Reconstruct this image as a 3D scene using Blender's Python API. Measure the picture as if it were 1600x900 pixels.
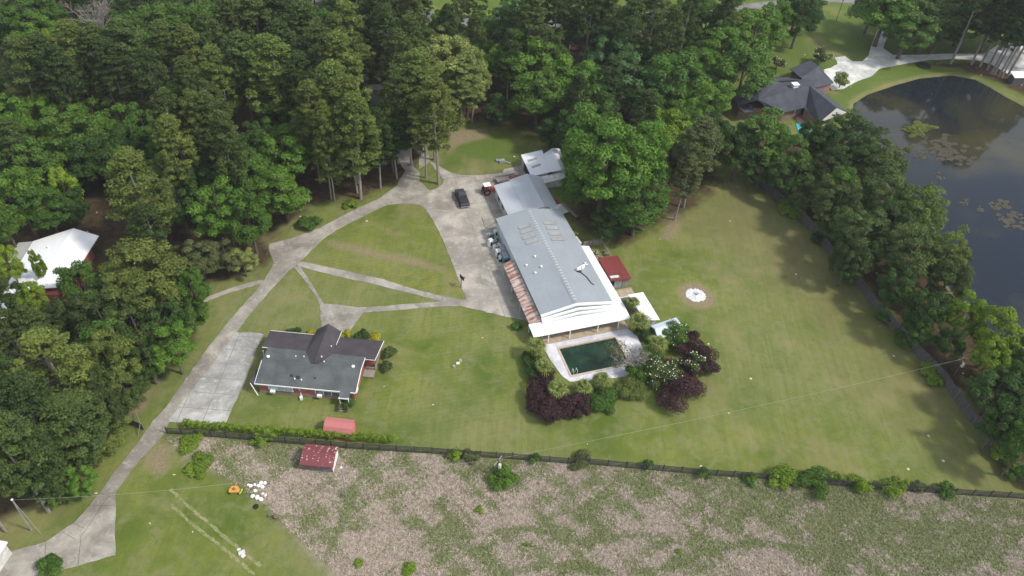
import bpy, bmesh, math, random
import numpy as np
from mathutils import Vector, Matrix
D = bpy.data
for o in list(D.objects): D.objects.remove(o)
S = bpy.context.scene
C = S.collection
PI = math.pi
rad = math.radians

# ------------------------------------------------------------ camera
H = 92.0; FPX = 1200.0; TH = rad(43.5); RO = rad(4.0)
_r = np.array([1., 0, 0]); _u = np.array([0, math.sin(TH), math.cos(TH)]); FW = np.array([0, math.cos(TH), -math.sin(TH)])
RT = _r*math.cos(RO)+_u*math.sin(RO); UP = -_r*math.sin(RO)+_u*math.cos(RO)
cam = D.cameras.new('camera'); co = D.objects.new('camera', cam); C.objects.link(co); S.camera = co
cam.sensor_width = 36; cam.lens = FPX/1600*36; cam.clip_start = 0.5; cam.clip_end = 8000
M = Matrix.Identity(4)
for i in range(3):
    M[i][0] = RT[i]; M[i][1] = UP[i]; M[i][2] = -FW[i]
M[2][3] = H
co.matrix_world = M

# ------------------------------------------------------------ world, sun, exposure
SUN_AZ = rad(-13); SUN_EL = rad(50)
sv = Vector((math.cos(SUN_EL)*math.cos(SUN_AZ), math.cos(SUN_EL)*math.sin(SUN_AZ), math.sin(SUN_EL)))
W = D.worlds.new('World'); S.world = W; W.use_nodes = True
nt = W.node_tree; nt.nodes.clear()
out = nt.nodes.new('ShaderNodeOutputWorld'); bg = nt.nodes.new('ShaderNodeBackground')
sky = nt.nodes.new('ShaderNodeTexSky'); sky.sky_type = 'NISHITA'; sky.sun_disc = False
sky.sun_elevation = SUN_EL; sky.sun_rotation = rad(103); sky.altitude = 100; sky.air_density = 1.0; sky.dust_density = 2.0
tc = nt.nodes.new('ShaderNodeTexCoord'); nz = nt.nodes.new('ShaderNodeTexNoise'); nz.inputs['Scale'].default_value = 2.2; nz.inputs['Detail'].default_value = 6
rp = nt.nodes.new('ShaderNodeValToRGB'); rp.color_ramp.elements[0].position = .42; rp.color_ramp.elements[1].position = .62
mx = nt.nodes.new('ShaderNodeMix'); mx.data_type = 'RGBA'; mx.inputs['B'].default_value = (5.5, 5.7, 6.0, 1)
nt.links.new(tc.outputs['Generated'], nz.inputs['Vector']); nt.links.new(nz.outputs['Fac'], rp.inputs['Fac'])
nt.links.new(rp.outputs['Color'], mx.inputs['Factor']); nt.links.new(sky.outputs['Color'], mx.inputs['A'])
nt.links.new(mx.outputs['Result'], bg.inputs['Color']); nt.links.new(bg.outputs['Background'], out.inputs['Surface'])
bg.inputs['Strength'].default_value = 0.15
sl = D.lights.new('sun', 'SUN'); sl.energy = 2.45; sl.angle = rad(6); sl.color = (1, .955, .88)
so = D.objects.new('sun', sl); C.objects.link(so); so.location = sv*300; so.rotation_euler = sv.to_track_quat('Z', 'Y').to_euler()
S.view_settings.view_transform = 'Standard'; S.view_settings.look = 'None'
S.view_settings.exposure = 0.5; S.view_settings.gamma = 1.0; S.view_settings.use_curve_mapping = False
S.render.engine = 'CYCLES'
S.cycles.max_bounces = 5; S.cycles.diffuse_bounces = 2; S.cycles.transparent_max_bounces = 6

# ------------------------------------------------------------ mapping helpers
def P(u, v, h=0.0):
    d = FW*FPX + RT*(u-800) - UP*(v-450)
    t = (H-h)/-d[2]
    return Vector((d[0]*t, d[1]*t, h))
def Q(p):
    d = np.array([p[0], p[1], p[2]-H]); w = d@FW
    return 800+FPX*(d@RT)/w, 450-FPX*(d@UP)/w, w
def P2(pts): return [(P(u, v).x, P(u, v).y) for u, v in pts]
def height_at(base, v_top):
    q = P(*base); lo, hi = 0., 40.
    for _ in range(40):
        m = (lo+hi)/2
        if Q((q.x, q.y, m))[1] > v_top: lo = m
        else: hi = m
    return lo

# ------------------------------------------------------------ mesh helpers
class MB:
    def __init__(s): s.v = []; s.f = []
    def add(s, vs, fs):
        n = len(s.v); s.v += [tuple(a) for a in vs]; s.f += [tuple(i+n for i in f) for f in fs]; return s
    def box(s, x0, x1, y0, y1, z0, z1):
        return s.add([(x0,y0,z0),(x1,y0,z0),(x1,y1,z0),(x0,y1,z0),(x0,y0,z1),(x1,y0,z1),(x1,y1,z1),(x0,y1,z1)],
                     [(0,3,2,1),(4,5,6,7),(0,1,5,4),(1,2,6,5),(2,3,7,6),(3,0,4,7)])
    def rbox(s, c, sx, sy, sz, az=0, tilt=0):
        m = Matrix.Translation(c) @ Matrix.Rotation(az, 4, 'Z') @ Matrix.Rotation(tilt, 4, 'X')
        vs = [m @ Vector((a*sx/2, b*sy/2, k*sz)) for k in (0, 1) for a, b in ((-1,-1),(1,-1),(1,1),(-1,1))]
        return s.add(vs, [(0,3,2,1),(4,5,6,7),(0,1,5,4),(1,2,6,5),(2,3,7,6),(3,0,4,7)])
    def panel(s, q, t=.12):     # polygon (list of 3d points) with thickness below
        n = len(q); top = [Vector(a) for a in q]; bot = [a-Vector((0,0,t)) for a in top]
        return s.add(top+bot, [tuple(range(n)), tuple(range(2*n-1, n-1, -1))]+[(i, i+n, (i+1)%n+n, (i+1)%n) for i in range(n)])
    def prism(s, poly, z0, z1):
        n = len(poly)
        return s.add([(x,y,z1) for x,y in poly]+[(x,y,z0) for x,y in poly], [tuple(range(n)), tuple(range(2*n-1, n-1, -1))]+[(i, i+n, (i+1)%n+n, (i+1)%n) for i in range(n)])
    def tube(s, pts, rs, n=6, cap=True):
        pts = [Vector(p) for p in pts]; base = len(s.v)
        if not hasattr(rs, '__len__'): rs = [rs]*len(pts)
        for i, p in enumerate(pts):
            d = (pts[min(i+1, len(pts)-1)]-pts[max(i-1, 0)]).normalized()
            a = d.orthogonal().normalized(); b = d.cross(a)
            for k in range(n):
                t = 2*PI*k/n; s.v.append(tuple(p+(a*math.cos(t)+b*math.sin(t))*rs[i]))
        for i in range(len(pts)-1):
            for k in range(n):
                a0 = base+i*n+k; a1 = base+i*n+(k+1)%n
                s.f.append((a0, a1, a1+n, a0+n))
        if cap:
            s.f.append(tuple(base+k for k in range(n-1, -1, -1))); e = base+(len(pts)-1)*n; s.f.append(tuple(e+k for k in range(n)))
        return s
    def lathe(s, c, prof, n=14, axis='Z'):     # prof: (r, z)
        base = len(s.v)
        for r, z in prof:
            for k in range(n):
                t = 2*PI*k/n
                if axis == 'Z': s.v.append((c[0]+r*math.cos(t), c[1]+r*math.sin(t), c[2]+z))
                elif axis == 'X': s.v.append((c[0]+z, c[1]+r*math.cos(t), c[2]+r*math.sin(t)))
                else: s.v.append((c[0]+r*math.cos(t), c[1]+z, c[2]+r*math.sin(t)))
        for i in range(len(prof)-1):
            for k in range(n):
                a0 = base+i*n+k; a1 = base+i*n+(k+1)%n; s.f.append((a0, a1, a1+n, a0+n))
        s.f.append(tuple(base+k for k in range(n-1, -1, -1))); e = base+(len(prof)-1)*n; s.f.append(tuple(e+k for k in range(n)))
        return s
    def build(s, name, m, parent=None, loc=None, rz=0, fix=True, smooth=False):
        me = D.meshes.new(name); me.from_pydata(s.v, [], s.f)
        if fix:
            bm = bmesh.new(); bm.from_mesh(me); bmesh.ops.recalc_face_normals(bm, faces=bm.faces); bm.to_mesh(me); bm.free()
        if smooth: me.polygons.foreach_set('use_smooth', [True]*len(me.polygons))
        o = D.objects.new(name, me); C.objects.link(o)
        if m: me.materials.append(m)
        if parent: o.parent = parent
        if loc is not None: o.location = loc
        o.rotation_euler.z = rz
        return o
def tag(o, label, cat, group=None):
    o['label'] = label; o['category'] = cat
    if group: o['group'] = group
    return o
def thing(name, label, cat, loc=(0,0,0), rz=0, group=None):
    o = D.objects.new(name, None); C.objects.link(o); o.location = loc; o.rotation_euler.z = rz
    o.empty_display_size = .3
    return tag(o, label, cat, group)
def struct(o, kind='structure'): o['kind'] = kind; return o
def npmesh(name, V, F, m, parent=None, attr=None, loc=None):
    me = D.meshes.new(name); nv = len(V); nf, k = F.shape
    me.vertices.add(nv); me.vertices.foreach_set('co', V.astype(np.float32).ravel())
    me.loops.add(nf*k); me.loops.foreach_set('vertex_index', F.astype(np.int32).ravel())
    me.polygons.add(nf); me.polygons.foreach_set('loop_start', np.arange(0, nf*k, k, dtype=np.int32))
    me.polygons.foreach_set('loop_total', np.full(nf, k, dtype=np.int32))
    me.update(calc_edges=True)
    for nm, arr in (attr or {}).items():
        a = me.attributes.new(nm, 'FLOAT', 'FACE' if len(arr) == nf else 'POINT'); a.data.foreach_set('value', arr.astype(np.float32))
    if m: me.materials.append(m)
    o = D.objects.new(name, me); C.objects.link(o)
    if parent: o.parent = parent
    if loc is not None: o.location = loc
    return o
def copy_tree(o, parent=None):
    c = o.copy(); C.objects.link(c)
    if parent: c.parent = parent
    for ch in o.children: copy_tree(ch, c)
    return c

# ------------------------------------------------------------ materials
class NM:
    def __init__(s, name, rough=.8, spec=.3):
        s.m = D.materials.new(name); s.m.use_nodes = True; s.t = s.m.node_tree
        s.b = s.t.nodes['Principled BSDF']; s.b.inputs['Roughness'].default_value = rough
        s.b.inputs['Specular IOR Level'].default_value = spec
        s.tc = s.t.nodes.new('ShaderNodeTexCoord')
    def new(s, t): return s.t.nodes.new(t)
    def link(s, a, b): s.t.links.new(a, b)
    def co(s, scale=(1,1,1), rz=0, src='Object'):
        mp = s.new('ShaderNodeMapping'); mp.inputs['Scale'].default_value = scale; mp.inputs['Rotation'].default_value = (0, 0, rz)
        s.link(s.tc.outputs[src], mp.inputs['Vector']); return mp.outputs['Vector']
    def noise(s, scale, detail=4, vec=None, rough=.55, lo=.35, hi=.65, dist=0):
        n = s.new('ShaderNodeTexNoise'); n.inputs['Scale'].default_value = scale; n.inputs['Detail'].default_value = detail
        n.inputs['Roughness'].default_value = rough; n.inputs['Distortion'].default_value = dist
        s.link(vec if vec is not None else s.tc.outputs['Object'], n.inputs['Vector'])
        r = s.new('ShaderNodeMapRange'); r.inputs['From Min'].default_value = lo; r.inputs['From Max'].default_value = hi
        s.link(n.outputs['Fac'], r.inputs['Value']); return r.outputs['Result']
    def mix(s, f, a, b, mode='MIX'):
        n = s.new('ShaderNodeMix'); n.data_type = 'RGBA'; n.blend_type = mode
        for k, x in (('Factor', f), ('A', a), ('B', b)):
            if isinstance(x, (int, float)): n.inputs[k].default_value = x
            elif isinstance(x, tuple): n.inputs[k].default_value = (*x, 1)
            else: s.link(x, n.inputs[k])
        return n.outputs['Result']
    def math(s, op, a, b=0.0):
        n = s.new('ShaderNodeMath'); n.operation = op
        for i, x in enumerate((a, b)):
            if isinstance(x, (int, float)): n.inputs[i].default_value = x
            else: s.link(x, n.inputs[i])
        return n.outputs[0]
    def attr(s, name):
        n = s.new('ShaderNodeAttribute'); n.attribute_name = name; return n.outputs['Fac']
    def bump(s, h, st=.4, d=.05):
        n = s.new('ShaderNodeBump'); n.inputs['Strength'].default_value = st; n.inputs['Distance'].default_value = d
        s.link(h, n.inputs['Height']); s.link(n.outputs['Normal'], s.b.inputs['Normal'])
    def col(s, c):
        if isinstance(c, tuple): s.b.inputs['Base Color'].default_value = (*c, 1)
        else: s.link(c, s.b.inputs['Base Color'])
        return s.m
def plain(name, c, rough=.7, spec=.3, var=.25, scale=1.5, metal=0):
    n = NM(name, rough, spec); f = n.noise(scale, 5); n.b.inputs['Metallic'].default_value = metal
    d = tuple(x*(1-var) for x in c); return n.col(n.mix(f, d, c))

def mat_leaf(name, use_obj=True, c=(.06,.1,.03), trans=.22):
    n = NM(name, .55, .18); a = n.attr('rnd')
    if use_obj:
        oi = n.new('ShaderNodeObjectInfo'); base = oi.outputs['Color']
    else:
        base = c
    dark = n.mix(1.0, base, (.70,.72,.70), 'MULTIPLY'); light = n.mix(1.0, base, (1.4,1.34,1.25), 'MULTIPLY')
    colr = n.mix(a, dark, light); n.col(colr)
    tr = n.new('ShaderNodeBsdfTranslucent'); n.link(n.mix(1.0, colr, (1.15,1.25,.6), 'MULTIPLY'), tr.inputs['Color'])
    ms = n.new('ShaderNodeMixShader'); ms.inputs[0].default_value = trans
    n.link(n.b.outputs[0], ms.inputs[1]); n.link(tr.outputs[0], ms.inputs[2]); n.link(ms.outputs[0], n.t.nodes['Material Output'].inputs['Surface'])
    return n.m
M_LEAF = mat_leaf('leaves'); M_BARK = plain('bark', (.15,.125,.10), .9, .1, .45, 3); M_PALEBARK = plain('pale_bark', (.30,.27,.24), .9, .1, .35, 3)

def mat_ground():
    n = NM('ground', .95, .1)
    big = n.noise(.028, 3, lo=.40, hi=.60); mid = n.noise(.11, 7, lo=.36, hi=.64, dist=.3, rough=.6); fine = n.noise(2.2, 6, rough=.7, lo=.3, hi=.7); vf = n.noise(7, 4, rough=.8, lo=.3, hi=.7)
    c = n.mix(mid, (.098,.150,.021), (.225,.25,.052))
    c = n.mix(n.math('MULTIPLY', big, .6), c, (.245,.245,.11))
    # mowing streaks
    st = n.noise(1.0, 5, vec=n.co((1.3,.07,1), rad(-14)), lo=.42, hi=.62, rough=.6)
    c = n.mix(n.math('MULTIPLY', st, .5), c, (.135,.165,.045))
    blot = n.noise(.38, 6, lo=.47, hi=.66, dist=.4, rough=.65); c = n.mix(n.math('MULTIPLY', blot, .6), c, (.25,.245,.12)); c = n.mix(n.math('MULTIPLY', n.noise(.9, 5, lo=.52, hi=.7, dist=.3), .4), c, (.10,.14,.03))
    c = n.mix(n.math('MULTIPLY', n.attr('lush'), .75), c, (.10,.155,.025))
    yl = n.math('MULTIPLY', n.attr('yellow'), n.noise(.6, 6, lo=.42, hi=.62, rough=.7)); c = n.mix(n.math('MULTIPLY', yl, .75), c, (.27,.27,.045))
    sw = n.new('ShaderNodeTexWave'); sw.inputs['Scale'].default_value = .42; sw.inputs['Distortion'].default_value = .8; sw.inputs['Detail'].default_value = 2
    n.link(n.co((1,1,1), rad(72)), sw.inputs['Vector'])
    c = n.mix(n.math('MULTIPLY', n.math('MULTIPLY', n.attr('stripe'), sw.outputs['Fac']), .10), c, (.075,.105,.02))
    dr = n.math('MULTIPLY', n.attr('dry'), n.noise(.22, 5, vec=n.co((1.6,.5,1), rad(-14)), lo=.25, hi=.62)); c = n.mix(n.math('MULTIPLY', dr, .9), c, (.19,.165,.075))
    c = n.mix(n.attr('bare'), c, n.mix(fine, (.22,.165,.10), (.36,.29,.19)))
    fl = n.mix(n.noise(.8, 6, rough=.7, lo=.3, hi=.7), (.035,.028,.018), (.12,.078,.045)); c = n.mix(n.attr('forest'), c, fl)
    fm = n.noise(.30, 8, rough=.7, lo=.40, hi=.60, dist=.8)
    fc = n.mix(n.math('MINIMUM', n.math('ADD', n.attr('tan'), n.math('MULTIPLY', n.math('SUBTRACT', fm, .5), .5)), 1.0), (.15,.17,.065), (.42,.35,.27)); fc = n.mix(n.noise(3.5, 6, rough=.85, lo=.35, hi=.65), n.mix(1.0, fc, (.66,.66,.6), 'MULTIPLY'), fc)
    c = n.mix(n.attr('field'), c, fc)
    c = n.mix(n.math('MULTIPLY', vf, .55), n.mix(1.0, c, (.68,.70,.66), 'MULTIPLY'), n.mix(1.0, c, (1.22,1.22,1.2), 'MULTIPLY'))
    worn = n.noise(.07, 6, lo=.54, hi=.68, rough=.6); c = n.mix(n.math('MULTIPLY', n.math('MULTIPLY', worn, n.math('SUBTRACT', 1.0, n.math('MAXIMUM', n.attr('field'), n.attr('forest')))), .5), c, (.27,.225,.11))
    # tiny pale flecks (clover, litter)
    vo = n.new('ShaderNodeTexVoronoi'); vo.inputs['Scale'].default_value = .28; n.link(n.tc.outputs['Object'], vo.inputs['Vector'])
    fk = n.math('LESS_THAN', vo.outputs['Distance'], .06)
    c = n.mix(n.math('MULTIPLY', fk, n.math('GREATER_THAN', n.noise(.5, 2, lo=0, hi=1), .52)), c, (.55,.52,.38))
    n.bump(n.math('ADD', fine, vf), .6, .12)
    return n.col(c)
def mat_concrete(name='concrete', a=(.235,.215,.18), b=(.37,.345,.295), grid=None, rz=0):
    n = NM(name, .85, .25)
    c = n.mix(n.noise(.30, 7, lo=.36, hi=.62, dist=.5, rough=.65), tuple(x*.86 for x in a), b)
    c = n.mix(n.math('MULTIPLY', n.noise(.13, 5, lo=.46, hi=.62), .65), c, tuple(x*.66 for x in a))
    c = n.mix(n.math('MULTIPLY', n.noise(.8, 6, rough=.8, lo=.52, hi=.66), .6), c, tuple(x*1.25 for x in b))
    c = n.mix(n.math('MULTIPLY', n.noise(5, 4, rough=.8), .18), c, tuple(x*.6 for x in a))
    if grid:
        br = n.new('ShaderNodeTexBrick'); br.offset = 0; br.inputs['Scale'].default_value = 1; br.inputs['Brick Width'].default_value = grid[0]; br.inputs['Row Height'].default_value = grid[1]
        br.inputs['Mortar Size'].default_value = .055; br.inputs['Color1'].default_value = (0,0,0,1); br.inputs['Color2'].default_value = (.35,.35,.35,1); br.inputs['Mortar'].default_value = (1,1,1,1)
        n.link(n.co((1,1,1), rz), br.inputs['Vector'])
        c = n.mix(n.math('MULTIPLY', br.outputs['Fac'], .75), c, (.13,.12,.085))
        c = n.mix(n.math('MULTIPLY', br.outputs['Color'], .45), c, (.24,.24,.23))
    n.bump(n.noise(6, 4), .3, .02)
    return n.col(c)
def mat_metal_roof(name, c, rust=0, rustc=(.22,.06,.035), rough=.5, rib=2.2, axis=0, stain=.25, dirt=(.3,.3,.28)):
    n = NM(name, rough, .4)
    k = n.mix(n.noise(.25, 5, lo=.3, hi=.7), tuple(x*(1-stain) for x in c), c)
    k = n.mix(n.math('MULTIPLY', n.noise(1.1, 6, rough=.75, lo=.52, hi=.72), stain*1.2), k, dirt)
    sc = (1,.12,1) if axis == 0 else (.12,1,1)
    k = n.mix(n.math('MULTIPLY', n.noise(2.4, 5, vec=n.co(sc), lo=.45, hi=.7), stain), k, tuple(x*.78 for x in c))
    if rust:
        sc2 = (.18,1.6,1) if axis == 1 else (1.6,.18,1)
        k = n.mix(n.math('MULTIPLY', n.noise(1.6, 6, vec=n.co(sc2), lo=.40, hi=.60, rough=.65), rust), k, rustc)
    sm = n.new('ShaderNodeTexBrick'); sm.offset = .5; sm.inputs['Scale'].default_value = 1; sm.inputs['Brick Width'].default_value = 1.0 if axis == 0 else 5.5; sm.inputs['Row Height'].default_value = 5.5 if axis == 0 else 1.0
    sm.inputs['Mortar Size'].default_value = .035; n.link(n.tc.outputs['Object'], sm.inputs['Vector']); k = n.mix(n.math('MULTIPLY', sm.outputs['Fac'], .14), k, tuple(x*.5 for x in c))
    wv = n.new('ShaderNodeTexWave'); wv.inputs['Scale'].default_value = rib; wv.bands_direction = 'X' if axis == 0 else 'Y'
    n.link(n.tc.outputs['Object'], wv.inputs['Vector']); n.bump(wv.outputs['Fac'], .35, .03)
    return n.col(k)
def mat_shingle(name, a, b):
    n = NM(name, .9, .2); k = n.mix(n.noise(.5, 5, lo=.3, hi=.7), a, b)
    k = n.mix(n.math('MULTIPLY', n.noise(9, 3, rough=.8), .45), k, tuple(x*.6 for x in a))
    wv = n.new('ShaderNodeTexWave'); wv.inputs['Scale'].default_value = 1.6; wv.bands_direction = 'Y'; n.link(n.tc.outputs['Object'], wv.inputs['Vector'])
    k = n.mix(n.math('MULTIPLY', wv.outputs['Fac'], .10), k, tuple(x*.5 for x in a)); n.bump(n.noise(8, 3), .3, .02)
    return n.col(k)
def mat_brick(name, a, b, mortar=(.3,.26,.22)):
    n = NM(name, .9, .2); br = n.new('ShaderNodeTexBrick'); br.inputs['Scale'].default_value = 1.0; br.inputs['Brick Width'].default_value = .42; br.inputs['Row Height'].default_value = .16; br.inputs['Mortar Size'].default_value = .012
    br.inputs['Color1'].default_value = (*a, 1); br.inputs['Color2'].default_value = (*b, 1); br.inputs['Mortar'].default_value = (*mortar, 1)
    sp = n.new('ShaderNodeSeparateXYZ'); cb = n.new('ShaderNodeCombineXYZ'); n.link(n.tc.outputs['Object'], sp.inputs[0])
    n.link(n.math('ADD', sp.outputs[0], sp.outputs[1]), cb.inputs[0]); n.link(sp.outputs[2], cb.inputs[1]); n.link(cb.outputs[0], br.inputs['Vector'])
    return n.col(n.mix(n.math('MULTIPLY', n.noise(.8, 5), .35), br.outputs['Color'], tuple(x*.6 for x in a)))
def mat_boards(name, a, b, w=1.0, axis='X'):
    n = NM(name, .9, .15); k = n.mix(n.noise(1.2, 6, vec=n.co((6,6,.6)), lo=.3, hi=.7), a, b)
    return n.col(k)
def mat_water(name, deep, murk, rough=.04, sc=.09, lo=.45, hi=.6):
    n = NM(name, rough, .5); n.b.inputs['IOR'].default_value = 1.33
    k = n.mix(n.noise(sc, 6, lo=lo, hi=hi, dist=.8), deep, murk)
    n.bump(n.noise(1.2, 3), .04, .02)
    return n.col(k)
M_GROUND = mat_ground(); M_CONC = mat_concrete(); M_PAD = mat_concrete('pad_concrete', (.27,.27,.25), (.47,.46,.42), (3.6,2.9), -math.atan2(P(350,664).y-P(268,658).y, P(350,664).x-P(268,658).x))
M_YARD = mat_concrete('yard_concrete', (.26,.235,.195), (.42,.385,.33), (9,9), rad(-18)); M_WHITECONC = mat_concrete('pale_concrete', (.50,.50,.47), (.66,.65,.60))
M_PATIO = mat_concrete('patio_concrete', (.52,.52,.54), (.72,.70,.72)); M_ASPH = mat_concrete('asphalt', (.15,.145,.14), (.22,.21,.20))
M_WHITE = plain('white_paint', (.80,.80,.78), .5, .3, .1); M_OFFWHITE = plain('weathered_white', (.62,.62,.58), .7, .3, .3)
M_DARK = plain('dark_paint', (.03,.03,.035), .5, .3, .3); M_GREY = plain('grey_metal', (.30,.31,.32), .5, .4, .3); M_RUBBER = plain('rubber', (.025,.024,.023), .8, .2, .2)
M_GLASS = plain('window_glass', (.07,.10,.11), .08, .7, .3); M_TEALGLASS = plain('pale_window_glass', (.35,.48,.46), .15, .6, .3)
M_WOODDK = mat_boards('dark_boards', (.045,.04,.035), (.10,.085,.07)); M_WOODGR = mat_boards('grey_boards', (.16,.14,.12), (.32,.29,.25))
M_WOODBL = mat_boards('black_rails', (.028,.026,.028), (.075,.068,.07)); M_BEIGE = plain('beige_floor', (.42,.34,.24), .8, .2, .3)
M_RED = plain('red_paint', (.45,.05,.03), .45, .4, .2); M_YELLOW = plain('orange_yellow_paint', (.62,.33,.06), .5, .3, .35, 4); M_LIME = plain('lime_green', (.42,.60,.05), .6, .2, .1)
M_TEAL = plain('teal_paint', (.06,.25,.27), .5, .4, .3); M_PINK = mat_metal_roof('pink_metal', (.44,.15,.135), rough=.5, axis=0, stain=.12)
M_BLACKCAR = plain('charcoal_car_paint', (.035,.036,.045), .28, .6, .2); M_BEDCOVER = plain('black_vinyl', (.03,.03,.032), .6, .3, .2)

# ------------------------------------------------------------ ground sheet with material masks
def sdf(X, Y, poly):
    d = np.full(X.shape, 1e9); inside = np.zeros(X.shape, bool); n = len(poly)
    for i in range(n):
        ax, ay = poly[i]; bx, by = poly[(i+1) % n]; ex, ey = bx-ax, by-ay
        t = np.clip(((X-ax)*ex+(Y-ay)*ey)/(ex*ex+ey*ey+1e-9), 0, 1)
        d = np.minimum(d, np.hypot(X-ax-t*ex, Y-ay-t*ey))
        c = ((ay > Y) != (by > Y)) & (X < (bx-ax)*(Y-ay)/((by-ay) if abs(by-ay) > 1e-9 else 1e-9)+ax)
        inside ^= c
    return np.where(inside, -d, d)
def wob(X, Y, k=1.0):
    return (np.sin(X*.9*k+1.3*np.sin(Y*.7*k))+np.sin(Y*1.1*k+1.7*np.sin(X*.6*k+2))+.6*np.sin(X*2.3*k+Y*1.9*k)+.5*np.sin(X*3.7*k-Y*3.1*k))/3.0
FOREST_L = P2([(-300,-40),(640,-25),(600,60),(690,70),(720,180),(690,215),(655,248),(618,285),(560,312),(500,318),(440,350),(424,372),(425,395),(380,432),(322,446),(308,480),(285,548),(240,600),(195,640),(178,690),(110,770),(0,815),(-200,830)])
FOREST_C = P2([(690,60),(800,46),(1090,36),(1140,110),(1135,165),(1112,200),(1125,280),(1050,345),(975,385),(905,345),(880,270),(865,215),(780,196),(715,190),(690,130)])
FOREST_R = P2([(1120,205),(1240,215),(1330,205),(1400,300),(1500,470),(1700,540),(1800,900),(1640,770),(1510,620),(1440,560),(1340,430),(1230,318),(1180,290)])
STRAW = P2([(1432,99),(1540,97),(1600,128),(1680,175),(1640,170),(1560,130),(1500,107)])
FIELD = P2([(258,676),(400,688),(620,703),(800,717),(920,722),(1197,748),(1600,778),(1900,805),(2000,1100),(560,1100),(515,895),(455,840),(415,795),(365,765),(330,737),(290,715),(255,692)])
POND = P2([(1332,160),(1355,145),(1400,130),(1437,120),(1487,115),(1525,122),(1550,135),(1575,150),(1600,163),(1720,220),(1850,330),(1900,480),(1780,560),(1640,545),(1560,520),(1510,490),(1470,430),(1430,360),(1390,290),(1350,225),(1330,185)])
LUSH = P2([(1130,170),(1180,60),(1290,-20),(1700,-20),(1700,120),(1600,150),(1500,125),(1340,180),(1320,200)])
LUSH2 = P2([(690,225),(780,205),(830,240),(790,262),(700,262)])
FARLAWN = P2([(560,-60),(1300,-60),(1280,2),(1160,8),(1000,18),(800,26),(660,8)])
DRY = P2([(1130,285),(1185,290),(1330,445),(1420,560),(1600,755),(1520,745),(1420,640),(1300,520),(1180,400),(1060,350)])
YEL = P2([(490,400),(560,395),(700,430),(715,465),(600,435),(500,412)])
YEL2 = P2([(560,340),(640,330),(690,410),(520,380)])
STRIPE = P2([(472,409),(560,340),(632,319),(667,330),(692,375),(722,447),(730,469),(820,500),(830,560),(800,690),(560,680),(600,520),(560,490),(480,440)])
BARES = [P2([(512,379),(530,380),(640,402),(698,420),(696,426),(640,412),(520,386)]), P2([(440,345),(455,345),(470,330),(452,352),(436,362)]),
         P2([(370,858),(384,856),(392,870),(380,876)]),
         P2([(226,712),(258,685),(272,700),(262,735),(250,742),(228,728)]), P2([(1044,330),(1060,318),(1064,350),(1052,378),(1036,372)]),
         P2([(700,205),(760,200),(760,215),(712,228),(702,245)]), P2([(195,640),(235,600),(245,606),(222,640),(205,650)]), P2([(700,440),(712,441),(706,455)]),
         P2([(370,740),(440,700),(448,716),(392,748)])]
FIRE = P(1087, 461)
def tanf(X, Y):   # > 0 where dry tan weeds outgrow the green ones
    f = wob(X, Y, .42)*.75+.6*wob(X+17, Y*1.3+5, 1.1)+.45*wob(X-9, Y+40, .17)
    f = f+.35*wob(X*1.0+3, Y+11, 2.1)
    return f+.16-.25*np.clip((X-22)/30, 0, 1)-.5*np.clip((Y-(57.5-.08*(X+27)))/3.5, 0, 1)-.9*np.clip(1-np.abs(Y-(44+.19*X+1.2*np.sin(X*.25)))/.9, 0, 1)-.7*np.clip(1-np.abs(Y-(50.5+.02*X+.8*np.sin(X*.4)))/.6, 0, 1)-.8*np.clip(1-np.abs(X-(-20-(50-Y)*.15))/.8, 0, 1)-.7*np.clip(1-np.abs(X-(28+(50-Y)*.05))/.7, 0, 1)
def grid_axis(a, b, st, far):
    core = np.arange(a, b+st/2, st); k = np.array([6, 20, 60, 150, 400, 1000, far]); return np.concatenate([(a-k)[::-1], core, b+k])
gx = grid_axis(-165, 185, .8, 3000); gy = grid_axis(28, 290, .8, 3000)
GX, GY = np.meshgrid(gx, gy); wb = wob(GX, GY); wb2 = wob(GX, GY, .35)
def mask(poly, soft=1.2, w=1.0): return np.clip(.5-(sdf(GX, GY, poly)+wb*w+wb2*w*.7)/soft, 0, 1)
forest = np.maximum.reduce([mask(FOREST_L, 2.5, 1.6), mask(FOREST_C, 2.5, 1.6), mask(FOREST_R, 2, 1), mask(STRAW, 1, .5)])
field = mask(FIELD, 1.2, .5); lush = np.maximum.reduce([mask(LUSH, 4), mask(FARLAWN, 2), mask(LUSH2, 3)]); dry = mask(DRY, 14, 2)
yellow = np.maximum(mask(YEL, 5, 2), .5*mask(YEL2, 8, 3)); stripe = mask(STRIPE, 2, .3)
bank = np.clip(1-np.abs(sdf(GX, GY, POND)-.3+wb*.3)/.9, 0, 1)*.6
bare = np.maximum.reduce([bank]+[mask(b, 1.2, .35)*.9 for b in BARES]+[np.clip((3.6-np.hypot(GX-FIRE.x, GY-FIRE.y)-wb*.3)/.8, 0, 1)*.95])
GZ = -1.3*np.clip(-sdf(GX, GY, POND)/2.5+.15, 0, 1)
POOLC = [P(873,547), P(961,526)]
nyg, nxg = GX.shape
V = np.stack([GX.ravel(), GY.ravel(), GZ.ravel()], 1); idx = np.arange(nxg*nyg).reshape(nyg, nxg)
F = np.stack([idx[:-1,:-1].ravel(), idx[:-1,1:].ravel(), idx[1:,1:].ravel(), idx[1:,:-1].ravel()], 1)
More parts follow.
